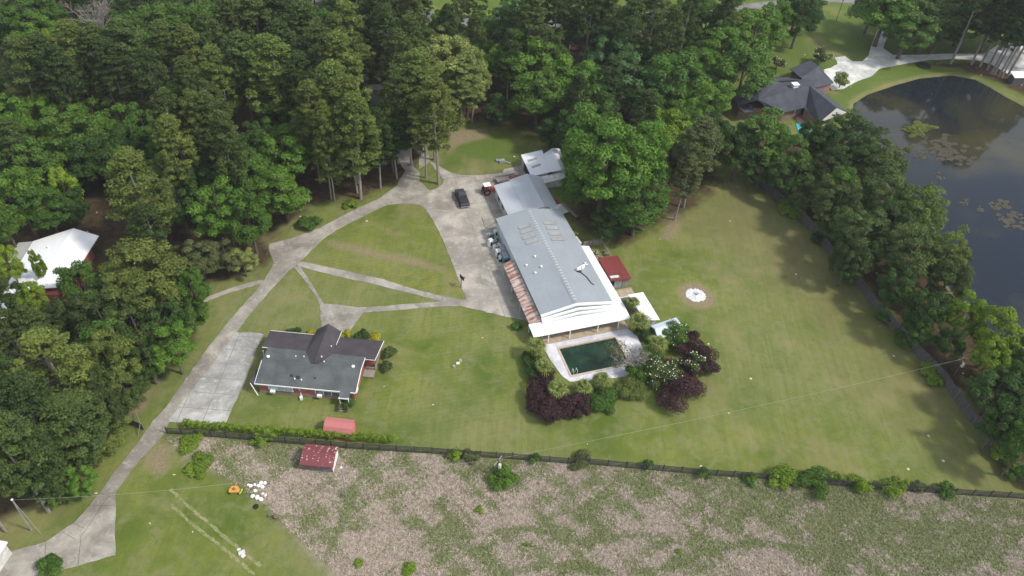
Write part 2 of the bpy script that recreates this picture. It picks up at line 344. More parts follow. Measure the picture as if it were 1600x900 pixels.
# main building frame (needed to leave a hole for the pool)
BO = P(846, 492, 3.6); BA = rad(20.0); bx = Vector((math.cos(BA), math.sin(BA), 0)); by = Vector((-math.sin(BA), math.cos(BA), 0))
def BL(x, y, z=0): q = BO+bx*x+by*y; return Vector((q.x, q.y, z))
fx, fy = V[F].mean(1)[:, 0]-BO.x, V[F].mean(1)[:, 1]-BO.y
lx, ly = fx*bx.x+fy*bx.y, fx*by.x+fy*by.y
keep = ~((lx > 1.1) & (lx < 12.1) & (ly > -11.1) & (ly < -4.1)); F = F[keep]
g = npmesh('ground', V, F, M_GROUND, attr=dict(forest=forest.ravel(), field=field.ravel(), bare=bare.ravel(), lush=lush.ravel(), dry=dry.ravel(), yellow=yellow.ravel(), stripe=stripe.ravel(), tan=np.clip(.5+tanf(GX, GY)*.8, 0, 1).ravel()))
struct(g)

# ------------------------------------------------------------ paved sheets
PAVED = []
def sheet(name, pts, z, m, world=False, th=.25):
    poly = pts if world else P2(pts)
    if name not in ('forest_lane', 'pool_patio'): PAVED.append(POND if name == 'pond_water' else poly)
    if name not in ('pond_water', 'road'):      # slightly ragged edges where grass creeps in
        jr = random.Random(len(name)*7+len(pts)); pp = []
        for (ax, ay), (bx_, by_) in zip(poly, poly[1:]+poly[:1]):
            L = math.hypot(bx_-ax, by_-ay); n = max(1, int(L/.9))
            for i in range(n): t = i/n; pp.append((ax+(bx_-ax)*t+jr.uniform(-.07, .07), ay+(by_-ay)*t+jr.uniform(-.07, .07)))
        poly = pp
    return struct(MB().prism(poly, z-th, z).build(name, m))
sheet('driveway', [(-70,905),(0,870),(20,861),(71,847),(100,827),(117,816),(140,790),(156,771),(175,742),(190,725),(212,697),(227,675),(240,657),(260,635),(287,597),(317,555),(347,515),(375,482),(400,455),(413,437),(426,417),(427,406),(421,392),(420,381),(440,377),(457,372),(478,364),(500,356),(525,343),(550,330),(595,309),(620,290),(627,277),(634,266),(648,262),(656,270),
   (655,283),(669,296),(674,300),(673,326),(669,332),(664,326),(657,321),(645,318.5),(632,319),(618,319),(605,321),(590,327),(575,335),(550,347),(525,360),(505,374),(487,390),(476,402),(466,412),(454,421),(440,435),(427,449),(412,467),(400,480),(384,499),(370,519),(350,548),(335,570),(310,600),(285,632),(268,655),(259,668),(257,677),(240,697),(220,717),(197,747),(181,768),(180,867),(122,884),(100,890),(40,925),(-40,980)], .05, M_CONC)
sheet('concrete_yard', [(668,296),(673,298),(684,294),(692,288),(693,281),(688,274),(670,252),(680,256),(695,265),(708,271),(722,274),(750,274),(770,272),(785,270),(788,264),(801,262),(816,258),(826,275),(850,300),(872,330),(890,420),(850,520),(832,504),(816,500),(800,497),(760,488),(730,470),(720,447),(706,410),(692,375),(684,358),(677,345),(667,330)], .054, M_YARD)
sheet('garden_path', [(471,409),(490,412.5),(512,417),(556,427),(600,437),(647,452),(687,462),(730,469.5),(762,488),(730,481),(697,473.5),(650,461),(607,450),(570,441),(525,432),(497,424),(470,417),(461,414)], .062, M_CONC)
sheet('garden_path', [(458,417),(468,415),(480,433),(490,449),(499,463),(507,475),(502,482),(495,468),(487,453),(474,436)], .058, M_CONC)
sheet('front_pad', [(500,480),(507,474.5),(532,477),(560,480.5),(567,489),(556,504),(540,528),(505,528),(503,512)], .066, M_CONC)
sheet('garden_path', [(560,480.5),(600,478.5),(647,474.5),(697,471),(735,474),(722,478),(680,480),(625,484.5),(592,487),(566,489)], .07, M_CONC)
sheet('parking_pad', [(369,520),(390,520),(412,522),(402,545),(392,572),(382,598),(366,632),(351,665),(310,663),(264,659),(265,655),(282,632),(307,600),(332,570),(347,548)], .058, M_PAD)
sheet('side_path', [(410,437),(414,442),(384,450),(362,456),(325,470),(290,490),(290,482),(322,465),(362,450),(384,443)], .046, M_CONC)
sheet('forest_lane', [(634,268),(648,262),(640,235),(622,190),(604,160),(597,130),(592,100),(584,60),(590,30),(566,30),(566,70),(566,110),(570,140),(585,175),(605,215),(620,250)], .045, M_CONC)
sheet('forest_lane', [(655,264),(668,256),(672,252),(668,235),(655,205),(645,205),(655,240)], .042, M_CONC)
sheet('road', [(420,-20),(560,10),(647,15),(700,22),(800,28),(950,22),(1095,10),(1160,7),(1290,-8),(1420,-30),(1420,-18),(1350,8),(1290,2),(1160,16),(1095,30),(950,41),(800,42),(690,38),(647,26),(560,20),(400,-2)], .04, M_ASPH)
sheet('neighbour_driveway', [(1287,109),(1298,106),(1309,100),(1307,95),(1304,90),(1320,88),(1332,96),(1347,96),(1357,87),(1360,75),(1368,55),(1380,30),(1398,28),(1388,55),(1380,75),(1395,86),(1432,86),(1487,84),(1537,84),(1560,70),(1580,64),(1640,90),(1680,150),(1640,168),(1600,131),(1575,116),(1550,101),(1525,94),(1487,92),(1450,94),(1407,101),(1375,107),(1362,119),(1340,127),(1317,139),(1300,142),(1290,125)], .06, M_WHITECONC)
# expansion joints cut across the concrete
jm = plain('joint_dirt', (.10,.095,.07), .9, .1, .4, 3); mb = MB()
def joint(pts, z=.0645, w=.045):
    q = [P(*p) for p in pts]
    for a, b in zip(q[:-1], q[1:]):
        n = Vector((-(b-a).y, (b-a).x, 0)).normalized()*w/2
        mb.add([(a.x+n.x,a.y+n.y,z),(b.x+n.x,b.y+n.y,z),(b.x-n.x,b.y-n.y,z),(a.x-n.x,a.y-n.y,z)], [(0,1,2,3)])
for l in [[(172,771),(136,826),(127,838),(122,884)],[(156,771),(174,777)],[(113,817),(132,826)],[(97,831),(118,843)],[(71,847),(71,872)],[(139,791),(180,790)],[(190,725),(199,729)],[(500,356),(512,362)],[(595,309),(600,313)],[(505,365),(470,385),(430,400)],[(300,600),(306,604)],[(333,553),(340,560)],[(634,300),(650,285)]]: joint(l)
struct(mb.build('expansion_joints', jm, fix=False))

_n = NM('worn_straw', .95, .05); M_STRAW = _n.col(_n.mix(_n.noise(1.4, 6, rough=.8, lo=.42, hi=.60), (.13,.165,.045), _n.mix(_n.noise(5, 4), (.21,.19,.10), (.33,.29,.18))))
for pts_ in ([(266,764),(284,782),(306,801),(330,820),(352,840),(372,856),(392,872),(410,888)], [(266,787),(286,806),(310,827),(338,848),(362,868),(384,886),(400,900)]):
    mb = MB(); jr = random.Random(int(pts_[0][1])); q = [P(*p) for p in pts_]; L_ = []
    for a, b in zip(q[:-1], q[1:]): L_ += [a.lerp(b, i/8) for i in range(8)]
    d = (q[-1]-q[0]).normalized(); n_ = Vector((-d.y, d.x, 0)); e0 = [p+n_*(.19+jr.uniform(-.09,.10)) for p in L_]; e1 = [p-n_*(.19+jr.uniform(-.09,.10)) for p in L_]
    k = len(L_); mb.add([(p.x, p.y, .01) for p in e0+e1], [(i, i+1, i+1+k, i+k) for i in range(k-1)]); struct(mb.build('wheel_track', M_STRAW))

# ------------------------------------------------------------ pond and its weeds
M_POND = mat_water('pond_water', (.012,.016,.020), (.050,.046,.022), .06, .03, .45, .66)
struct(sheet('pond_water', P2([(1300,130),(1480,95),(1640,150),(2000,250),(2200,700),(1600,640),(1440,470),(1300,200)]), -.35, M_POND, world=True, th=.02))

# ------------------------------------------------------------ foliage generators
rng = np.random.default_rng(7)
def leaf_quads(cen, nrm, size, asp=.55):
    n = len(cen); t = rng.normal(size=(n, 3)); t -= (t*nrm).sum(1)[:, None]*nrm; t /= np.linalg.norm(t, axis=1)[:, None]+1e-9
    b = np.cross(nrm, t); s = size[:, None]
    V = np.stack([cen-t*s, cen-b*s*asp+nrm*s*.15, cen+t*s, cen+b*s*asp+nrm*s*.15], 1).reshape(-1, 3)
    return V, np.arange(n*4).reshape(n, 4)
def unit(n):
    v = rng.normal(size=(n, 3)); return v/np.linalg.norm(v, axis=1)[:, None]
def clump_leaves(cc, rr, per, size, flat=.8, jit=.5, up=.25):
    """leaves on the shells of many clumps"""
    n = len(cc)*per; ci = np.repeat(np.arange(len(cc)), per); d = unit(n); d[:, 2] = np.where((d[:, 2] < -.2), -d[:, 2]*.6, d[:, 2])
    rad_ = rr[ci]*(rng.uniform(.55, 1.08, n)); cen = cc[ci]+d*rad_[:, None]*np.array([1, 1, flat])
    nr = d+rng.normal(size=(n, 3))*jit+np.array([0, 0, up]); nr /= np.linalg.norm(nr, axis=1)[:, None]
    cl = rng.uniform(0, 1, len(cc))[ci]; rnd = np.clip(.55*cl+.45*rng.uniform(0, 1, n), 0, 1)
    V, F = leaf_quads(cen, nr, size*rng.uniform(.6, 1.35, n)); return V, F, rnd
def broad_crown(R, z0, z1, ncl, per, size, seed, cr=.27, droop=.0):
    global rng; rng = np.random.default_rng(seed)
    cz = z0+(z1-z0)*.45; hz = (z1-z0)*.5
    d = unit(ncl); d[:, 2] = np.abs(d[:, 2])*1.15-.55; d /= np.linalg.norm(d, axis=1)[:, None]
    ph = rng.uniform(0, 6.28, 3); a = np.arctan2(d[:, 1], d[:, 0]); lump = 1+.14*np.sin(2*a+ph[0])+.10*np.sin(3*a+ph[1])+.08*np.sin(5*a+ph[2])
    k = rng.uniform(.62, .93, ncl)*lump
    cc = d*np.array([R, R, hz])[None]*k[:, None]; cc[:, 2] += cz
    rr = R*cr*rng.uniform(.65, 1.25, ncl)
    return clump_leaves(cc, rr, per, size)
def pine_crown(R, z0, z1, nb, per, size, seed):
    global rng; rng = np.random.default_rng(seed); cc = []; rr = []
    for i in range(nb):
        t = rng.uniform(0, 1)**.85; z = z0+(z1-z0)*t; r = R*(1-t**2.2)**.6*rng.uniform(.35, 1.0)*(.75+.25*min(1, t*4)); a = rng.uniform(0, 6.28)
        cc.append((r*math.cos(a), r*math.sin(a), z+r*.12)); rr.append(R*rng.uniform(.11, .24))
    return clump_leaves(np.array(cc), np.array(rr), per, size, flat=.7, jit=.9, up=.25)
def trunk_mb(h, r, seed, limbs=5, lz=.4, R=4, lean=.3):
    rr = random.Random(seed); m = MB(); pts = []; 
    for i in range(6):
        t = i/5; pts.append((lean*math.sin(t*2.2+seed), lean*math.cos(t*1.7+seed)-lean*math.cos(seed), h*t-.2*(i == 0)))
    m.tube(pts, [r*1.25, r, r*.85, r*.65, r*.42, r*.15], 7)
    for k in range(limbs):
        t = lz+(.9-lz)*(k+.5)/limbs; a = rr.uniform(0, 6.28); z = h*t; L = R*rr.uniform(.5, .8)
        s0 = Vector(pts[min(4, int(t*5))]).lerp(Vector(pts[min(5, int(t*5)+1)]), t*5-int(t*5)); e = s0+Vector((math.cos(a)*L, math.sin(a)*L, L*.65)); mid = s0.lerp(e, .5)+Vector((0,0,-L*.06))
        m.tube([s0, mid, e], [r*.42*(1.2-t), r*.28*(1.2-t), r*.06], 5)
    return m
def add_tree(name, crown, tm, bark):
    root = D.objects.new(name, None); C.objects.link(root); root.empty_display_size = .3
    tm.build('trunk', bark, root)
    V, F, r = crown; npmesh('crown', V, F, M_LEAF, root, dict(rnd=r)); return root
PROTO = {'D': [], 'P': [], 'S': []}
for i in range(7):   # broadleaf: nominal R=5, h=15
    PROTO['D'].append(add_tree('broadleaf_tree', broad_crown(5, 2.6+.6*(i % 3), 15, 54+6*(i % 4), 250, .225, 10+i, .23+.02*(i % 3)), trunk_mb(12, .32, i, 6, .35, 4.5), M_BARK))
for i in range(6):   # pine: nominal R=4, h=24
    PROTO['P'].append(add_tree('pine_tree', pine_crown(4, 6.5+i*.9, 24, 130+12*(i % 4), 115, .185, 40+i), trunk_mb(23.3, .21, 20+i, 9, i*.0+.4, 4.4, .35), M_PALEBARK))
for i in range(2):   # big oak: nominal R=5,h=15 finer leaves for large crowns
    PROTO['S'].append(add_tree('broadleaf_tree', broad_crown(5, 2.0, 15, 120, 210, .17, 60+i, .2), trunk_mb(12, .3, 31+i, 7, .3, 4.5), M_BARK))
protos_used = set()
PALETTE = {'bright': (0.0944, 0.1811, 0.0254), 'green': (0.0711, 0.1405, 0.0235), 'dark': (0.0445, 0.0900, 0.0200), 'blue': (0.0612, 0.1229, 0.0408), 'yellow': (0.1888, 0.2633, 0.0318), 'lime': (0.1500, 0.2305, 0.0254),
           'olive': (0.1111, 0.1515, 0.0345), 'dull': (0.0756, 0.1119, 0.0309), 'deep': (0.0488, 0.0790, 0.0227), 'pale': (0.1777, 0.2250, 0.0680), 'brown': (0.0978, 0.1186, 0.0454)}
CNAME = {'bright': 'bright green', 'green': 'mid green', 'dark': 'dark green', 'blue': 'bluish green', 'yellow': 'yellow-green', 'lime': 'lime green', 'olive': 'olive green', 'dull': 'dull green', 'deep': 'deep green', 'pale': 'pale green', 'brown': 'dusty green'}
TREES = []
trnd = random.Random(5)
def put_tree(kind, base, R, h, colr, px):
    lst = PROTO[kind]; i = trnd.randrange(len(lst)); p = lst[i]; key = (kind, i)
    if key in protos_used: o = copy_tree(p)
    else: o = p; protos_used.add(key)
    nR, nh = (4, 24) if kind == 'P' else (5, 15)
    o.location = (base[0], base[1], 0); o.rotation_euler.z = trnd.uniform(0, 6.28); o.scale = (R/nR, R/nR*trnd.uniform(.92, 1.08), h/nh)
    c = PALETTE[colr]; j = trnd.uniform(.88, 1.14)
    for ch in o.children:
        if ch.name.startswith('crown'): ch.color = (c[0]*j*trnd.uniform(.94, 1.06), c[1]*j, c[2]*j, 1)
    TREES.append(dict(o=o, kind=kind, R=R, h=h, c=colr, px=px, b=(base[0], base[1])))
    return o
def crown_tree(u, v, w, kind, colr, h=None):
    """u, v: centre of the crown in the photograph; w: its width there"""
    z = Q(P(u, v, 10))[2]; R = w/2*z/FPX
    if h is None: h = (20+R*.55) if kind == 'P' else min(21, 8.0+R*1.35)
    f = .66 if kind == 'P' else .60; b = None
    for want in (0, 1):
        for k in range(16):
            hh = h*(1-.035*k); q = P(u, v, hh*f); x, y = np.array([q.x]), np.array([q.y])
            if any(sdf(x, y, p)[0] < .8 for p in PAVED): continue
            if want == 0 and min(sdf(x, y, p)[0] for p in (FOREST_L, FOREST_C, FOREST_R)) > .5 and not (u > 1130 and v < 200): continue
            b = q; h = hh; break
        if b is not None: break
    if b is None: return
    put_tree(kind, b, R*1.03, h, colr, (u, v))
T = []
def tl(kind, s):
    for q in s.split(';'):
        a = q.split()
        if a: T.append((float(a[0]), float(a[1]), float(a[2]), kind, a[3], float(a[4]) if len(a) > 4 else None))
tl('D', '''20 240 70 green;62 262 80 green;112 212 90 green;150 242 80 dark;28 312 80 bright;72 325 64 green;98 293 46 yellow 13;170 250 60 green;250 228 56 green;
340 322 92 bright;300 288 60 dark;384 272 70 green;388 345 66 green;442 300 84 bright;428 188 56 green;444 236 84 bright;418 156 50 green;470 212 54 bright;
45 82 50 bright;76 74 40 yellow;30 40 74 green;62 50 60 bright;75 18 54 green;10 150 50 dark;14 178 70 bright;60 186 66 bright;100 192 76 bright;148 186 66 green;184 192 64 bright;222 196 64 green;
122 62 60 dark;190 50 60 dark;236 48 84 green;320 30 60 green;290 45 70 green;150 215 60 green;200 225 60 dark;8 350 50 green;112 318 46 dark 11;320 250 60 dark;
765 88 44 bright;812 92 92 bright;862 88 62 green;902 128 96 bright;842 146 80 green;782 168 60 dark;932 162 72 dark;956 92 72 blue;992 122 92 blue;1052 122 100 green;1100 98 66 bright;1108 152 70 bright;1010 168 60 dark;
1020 88 50 blue;1130 72 78 bright;1180 48 90 bright;1164 108 84 green;1212 28 50 bright;1142 28 60 green;1254 26 62 dark;
610 205 50 dull 16;596 185 40 green 12;640 250 40 dark 9;576 80 40 dark 14;1028 206 80 lime 15;1068 190 56 bright;1082 222 60 lime;1188 214 92 green;1232 238 64 green;1158 232 66 dark;1240 272 64 dark;1272 214 54 dark;1192 262 60 dark;
1402 446 60 dark;1446 482 64 dark;1506 492 52 lime;1484 536 44 dark 9;1562 524 74 lime;1548 560 50 lime 11;1596 560 60 dark;1560 612 84 dark;1600 652 84 dark;1566 660 56 dark;1600 700 60 green;1440 522 40 green 6;
290 486 66 green;270 540 64 bright;252 500 60 dark;312 400 60 brown 8;350 395 60 brown 7;380 408 50 pale 6;240 430 60 olive 14;300 450 50 green;
12 412 40 yellow 12;58 412 20 lime 11;52 468 40 lime 10;20 462 40 dull;124 748 52 bright 7;90 770 40 bright 5;228 560 60 dark;
1340 250 60 dark;1310 300 60 green;1345 400 60 dark;1375 350 60 dark;900 205 70 dark;950 196 60 green;870 200 60 dark;1600 600 60 dark''')
tl('P', '''215 298 98 olive 22;270 200 62 dull;276 242 62 olive;310 202 62 olive;332 204 60 dull;356 236 62 dull;425 118 92 olive;380 110 70 dull;340 130 62 olive;300 150 60 dull;
200 92 82 dull;160 96 70 dull;120 92 72 olive;76 112 62 dull;40 118 62 dull;100 130 60 deep;180 120 60 deep;260 90 60 dull;240 130 50 deep;300 95 60 olive;332 80 60 dull;362 48 60 dull;402 48 72 dull;440 38 72 deep;480 58 72 dull;502 96 72 dull;
542 58 72 olive;532 108 70 olive;522 158 82 olive;488 186 60 olive;546 182 92 olive;556 208 76 olive;472 140 60 deep;604 62 60 deep;622 100 62 dull;642 40 60 dull;655 140 92 olive;722 124 70 pale;738 150 50 pale;642 192 62 dull;680 184 82 olive;
618 160 50 dull;700 60 46 deep;510 215 44 olive;600 30 60 deep;560 20 60 deep;640 80 60 dull;590 215 50 deep;615 220 50 dark;440 90 60 deep;
830 50 62 dull;870 30 62 deep;922 38 62 deep;952 38 52 dull;986 50 52 dull;1020 30 62 dull;1046 62 50 dull;1076 26 42 deep;
1090 236 72 brown 20;1072 280 50 brown 18;85 578 120 olive 19;50 640 104 deep 18;112 662 112 dull 18;28 702 92 deep 18;80 742 84 dull 16;18 600 70 deep 18;10 520 60 dull 16;55 520 60 dull 15;60 710 70 deep 16''')
tl('S', '''1330 214 84 deep 15;1372 250 92 dull 15;1298 258 66 deep 13;1308 312 84 dull 14;1390 306 92 dull 15;1436 330 84 olive 15;1350 362 94 dull 14;1428 388 94 dull 15;1480 396 74 olive 14;1488 432 64 dull 13;1290 222 64 dark 14;1395 350 84 deep 14;1330 400 60 deep 12;1260 300 50 dull 12;152 492 92 deep 12;205 505 84 dull 13;168 560 92 olive 14;228 552 62 deep 10;196 606 70 dull 12;160 672 80 olive 12;130 612 76 dull 13;150 636 70 deep 12;120 700 70 dull 10;95 492 60 deep 11;950 240 132 bright 23;918 226 84 green 19;1002 240 92 bright 21;1000 312 96 green 14;955 345 66 dark 8;692 96 100 pale 21;730 110 66 pale 19;222 432 136 olive 15;905 285 60 green 12''')
for a in T: crown_tree(*a)
# trees standing where their trunks show: base pixel, top pixel
for (u, v, vt, w, k, c) in [(520,312,205,50,'P','olive'),(559,300,190,60,'P','olive'),(666,278,150,50,'P','olive'),(679,250,120,60,'P','dull'),(720,55,-30,30,'P','dull'),(733,50,-30,26,'P','dull'),(753,60,-20,24,'P','dull'),(787,60,-60,22,'P','dull'),(987,50,-20,40,'P','deep'),
      (1368,72,-22,96,'D','bright'),(1402,92,5,84,'D','green'),(1432,84,-10,84,'D','dull'),(1350,52,-25,60,'D','dark'),(1455,84,10,60,'D','dark'),(1415,60,-40,80,'D','green'),(1490,72,-20,80,'D','deep'),(1530,80,-10,70,'D','deep'),(1562,78,-30,80,'D','dark'),(1605,84,-20,80,'D','deep'),(1460,55,-60,60,'P','dull'),(1472,62,-70,70,'P','deep'),(1500,70,-20,60,'D','dark'),(1520,62,-50,60,'P','dull'),(1590,78,-40,60,'P','deep'),(1612,110,0,50,'P','deep'),(1450,70,0,50,'D','dark'),(1484,98,-45,64,'P','deep'),(1519,101,-50,60,'P','deep'),(1531,104,-40,56,'P','dull'),(1547,114,-30,60,'P','deep'),(1552,116,-50,50,'P','dull'),(1560,120,-30,56,'P','deep'),(1567,122,-40,50,'P','deep'),(1577,118,-50,60,'P','dull'),(1540,108,-50,60,'P','deep'),
      (1235,52,-20,60,'D','dark'),(77,800,650,100,'P','dull'),(12,828,690,80,'P','dull'),(92,787,690,70,'P','deep')]:
    b = P(u, v); h = height_at((u, v), vt); R = w/2*Q(b)[2]/FPX
    put_tree(k, b, R, h, c, (u, vt+20))
# understory filling the woods
def pip(x, y, poly): return sdf(np.array([x]), np.array([y]), poly)[0] < -1.5
LANE = [P2(p) for p in ([(560,165),(606,165),(600,105),(562,105)],)]
frnd = random.Random(3); y = 62
while y < 235:
    x = -165.0
    while x < 140:
        fx_ = x+frnd.uniform(-2.2, 2.2); fy_ = y+frnd.uniform(-2.2, 2.2); x += 7.6
        if not (pip(fx_, fy_, FOREST_L) or (pip(fx_, fy_, FOREST_C) and fy_ > 133)): continue
        if any(sdf(np.array([fx_]), np.array([fy_]), l)[0] < 3 for l in LANE): continue
        if -86 < fx_ < -69 and 74 < fy_ < 104: continue
        u, v, w = Q((fx_, fy_, 6))
        if not (-40 < u < 1640 and -25 < v < 860): continue
        if u < 400 and 340 < v < 400 and u > 110: continue
        if min(math.hypot(t['b'][0]-fx_, t['b'][1]-fy_) for t in TREES) < 3.4: continue
        if fx_ > -50 and fx_ < -20 and fy_ < 120 and frnd.random() < .5: continue
        kd = 'D' if frnd.random() < .7 else 'P'
        if kd == 'D': put_tree('D', (fx_, fy_), frnd.uniform(3.2, 4.6), frnd.uniform(9, 13), frnd.choice(['dark','green','dark','green','blue']), (u, v))
        else: put_tree('P', (fx_, fy_), frnd.uniform(2.8, 3.8), frnd.uniform(15, 20), frnd.choice(['dull','deep','olive']), (u, v))
    y += 7.4

# ---- labels that single trees out, by landmark and order
LM = [('the white-roofed left house', 90, 430), ('the bottom left concrete apron', 110, 800), ('the open dark gate panel', 200, 640), ('the round driveway shrubs', 500, 335),
      ('the teardrop grass island', 675, 275), ('the parked pickup', 722, 240), ('the white back sheds', 850, 215), ('the big metal-roofed building', 910, 330), ('the red-roofed lean-to shed', 985, 340),
      ('the dark-roofed pond house', 1220, 150), ('the turquoise pool', 1255, 205), ('the round ash pit', 1100, 330), ('the dark pond', 1440, 330), ('the lily island in the pond', 1410, 200), ('the pale neighbour driveway', 1420, 90),
      ('the pale shed at the pond head', 1575, 110), ('the tall right utility pole', 1495, 570), ('the right board fence', 1400, 470), ('the lower right fence corner', 1580, 680), ('the top road', 800, 35), ('the top centre road', 980, 35),
      ('the forest lane gap', 580, 130), ('the bare grey tree', 150, 30), ('the top left corner', 20, 30), ('the outer left woods', 20, 220), ('the dark shaded forest track', 300, 360),
      ('the leaning bare trunk', 215, 145), ('the left woods middle', 330, 200), ('the left woods top edge', 380, 30), ('the drive junction', 420, 360), ('the driveway bend pines', 540, 240), ('the larger far magnolia', 1285, 82), ('the left woods flank', 130, 250), ('the left driveway strip', 270, 520), ('the left edge by the apron', 40, 690), ('the upper centre woods', 520, 60), ('the woods behind the lane', 680, 130), ('the clump above the yard', 860, 130), ('the clump by the dark-roofed house', 1060, 140)]
ORD = ['leftmost', 'second from left', 'third from left', 'fourth from left', 'fifth from left', 'sixth from left', 'seventh from left', 'eighth from left', 'ninth from left', 'tenth from left']
groups = {}
for t in TREES:
    u, v = t['px']; ok = sorted(LM, key=lambda l: (l[1]-u)**2+((l[2]-v)*1.3)**2)[0]
    kn = 'pine' if t['kind'] == 'P' else 'broadleaf tree'
    sz = ('tall ' if t['h'] > 21 else 'short ' if t['h'] < 17 else '') if t['kind'] == 'P' else ('small ' if t['R'] < 3.6 else 'large ' if t['R'] > 6 else '')
    t['desc'] = f"{sz}{CNAME[t['c']]} {kn}"; groups.setdefault((t['desc'], ok[0]), []).append(t)
for (d, l), ts in groups.items():
    ts.sort(key=lambda t: t['px'][0])
    for i, t in enumerate(ts):
        pre = '' if len(ts) == 1 else (('left' if i == 0 else 'right')+' of two, ' if len(ts) == 2 else ('rightmost, ' if i == len(ts)-1 else ORD[min(i, 9)]+', '))
        tag(t['o'], f"{pre}{d} near {l}", 'tree', 'pines of the woods and banks' if t['kind'] == 'P' else 'broadleaf trees of the woods and banks')
        t['o'].name = 'pine_tree' if t['kind'] == 'P' else 'broadleaf_tree'

# ---- bare trees
def bare_tree(name, base, h, R, seed, label, n=26, r=.22, z0=.35):
    rr = random.Random(seed); m = MB(); m.tube([(0,0,-.1),(.1,.1,h*.3),(0,.2,h*.55)], [r, r*.8, r*.55], 7)
    for k in range(n):
        a = rr.uniform(0, 6.28); z = h*rr.uniform(z0, .6); s0 = Vector((0,.1,z)); L = R*rr.uniform(.6, 1); e = s0+Vector((math.cos(a)*L, math.sin(a)*L, (h-z)*rr.uniform(.35, .95)))
        mid = s0.lerp(e, .5)+Vector((rr.uniform(-.4,.4), rr.uniform(-.4,.4), -.1)); m.tube([s0, mid, e], [r*.35, r*.22, .03], 5)
        for j in range(7):
            t = rr.uniform(.35, .95); s1 = s0.lerp(mid, t*2) if t < .5 else mid.lerp(e, t*2-1); e1 = s1+Vector((rr.uniform(-1,1), rr.uniform(-1,1), rr.uniform(.2,1)))*R*.3
            m.tube([s1, e1], [.05, .015], 3)
            e2 = s1.lerp(e1, .6)+Vector((rr.uniform(-1,1), rr.uniform(-1,1), rr.uniform(-.1,.8)))*R*.18; m.tube([s1.lerp(e1,.6), e2], [.03, .012], 3)
    root = thing(name, label, 'tree', (base.x, base.y, 0)); m.build('branches', M_PALEBARK, root)
    return root
bare_tree('bare_tree', P(168,90,4), 19, 5.5, 4, 'leafless grey tree with pale forked trunk at the top edge of the woods', 34, .3, .4)
snag = MB().tube([(0,0,0),(.5,.3,8),(-.2,.6,17)], [.28,.2,.06], 6).tube([(.3,.3,10.5),(2.0,.6,13)], [.09,.03], 4).tube([(.2,.3,7.5),(-1.5,.9,9.5)], [.08,.02], 4)
for b, lab, s in [(P(219,178), 'pale leaning dead trunk with one side limb among the dull pines', 1.0), (P(480,170), 'pale bare leaning trunk in the dark gap above the bright green trees', .85)]:
    root = thing('dead_tree', lab, 'tree', (b.x, b.y, 0), 2.6); o = snag.build('trunk', M_PALEBARK, root); root.scale = (s, s, s); root.rotation_euler.x = rad(-8)

# ------------------------------------------------------------ shrubs
def shrub_mesh(R, h, n, size, seed, cr=.42):
    global rng; rng = np.random.default_rng(seed); ncl = 16
    d = unit(ncl); d[:, 2] = np.abs(d[:, 2]); cc = d*np.array([R, R, h*.55])*rng.uniform(.35, .95, ncl)[:, None]; cc[:, 2] += h*.25
    return clump_leaves(cc, R*cr*rng.uniform(.5, 1.15, ncl), n//ncl, size)
SHR = {}
def shrub(name, u, v, wpx, h, colr, label, cat='shrub', flowers=0, group=None, fc=(.75,.72,.6), size=.13, base=False, hh=.5):
    hc = 0 if base else h*hh; z = Q(P(u, v, hc))[2]; R = wpx/2*z/FPX; b = P(u, v, hc)
    V, F, r = shrub_mesh(R, h, int(1500+R*R*900), size, int(u*7+v)); c = PALETTE.get(colr, colr)
    root = thing(name, label, cat, (b.x, b.y, 0), 0, group)
    o = npmesh('foliage', V, F, M_LEAF, root, dict(rnd=r)); o.color = (*c, 1)
    MB().tube([(0,0,-.1),(.05,.05,h*.5)], [.09*R**.5, .04], 5).tube([(0,0,.1),(R*.4,.1,h*.6)], [.05,.02], 4).tube([(0,0,.1),(-R*.35,-.2,h*.6)], [.05,.02], 4).build('stem', M_BARK, root)
    if flowers:
        cen = V.reshape(-1, 4, 3).mean(1); k = rng.choice(len(cen), flowers, replace=False); cc = cen[k]+(cen[k]-np.array([0,0,h*.35]))*.06
        nv = unit(flowers)*.4+np.array([0,-.4,.8]); nv /= np.linalg.norm(nv, axis=1)[:, None]
        Va, Fa = leaf_quads(np.concatenate([cc, cc]), np.concatenate([nv, nv]), np.full(flowers*2, .095), .9)
        fo = npmesh('flowers', Va, Fa, M_FLOWER, root); fo['kind'] = 'stuff'
    return root
M_FLOWER = plain('cream_petals', (.78,.76,.62), .6, .2, .1)
PURP = (.050,.026,.030); PURP2 = (.060,.030,.034)
shrub('shrub', 481, 348, 36, 2.2, 'green', 'larger of the two round green shrubs beside the upper driveway')
shrub('shrub', 548, 318, 22, 1.4, 'lime', 'smaller glossy round shrub beside the upper driveway')
shrub('purple_shrub', 846, 616, 60, 3.4, PURP, 'burgundy shrub left of the lowest palm at the pool corner')
shrub('purple_shrub', 862, 638, 68, 3.0, PURP2, 'front burgundy shrub at the lower left pool corner')
shrub('purple_shrub', 896, 630, 60, 2.9, PURP, 'burgundy shrub between the palms and the lawn, right of front one')
shrub('purple_shrub', 850, 590, 44, 2.8, PURP, 'small burgundy shrub under the left palms')
shrub('purple_shrub', 1062, 602, 90, 3.8, PURP2, 'wide burgundy shrub in front of the white-flowered magnolias')
shrub('purple_shrub', 1092, 562, 70, 4.4, PURP, 'tall burgundy shrub on the right side of the magnolia group')
shrub('purple_shrub', 1086, 538, 54, 4.2, PURP2, 'burgundy shrub top behind the right magnolia')
shrub('magnolia', 1042, 576, 64, 5.4, 'dull', 'left magnolia dotted with cream flowers above the burgundy shrubs', 'tree', 260)
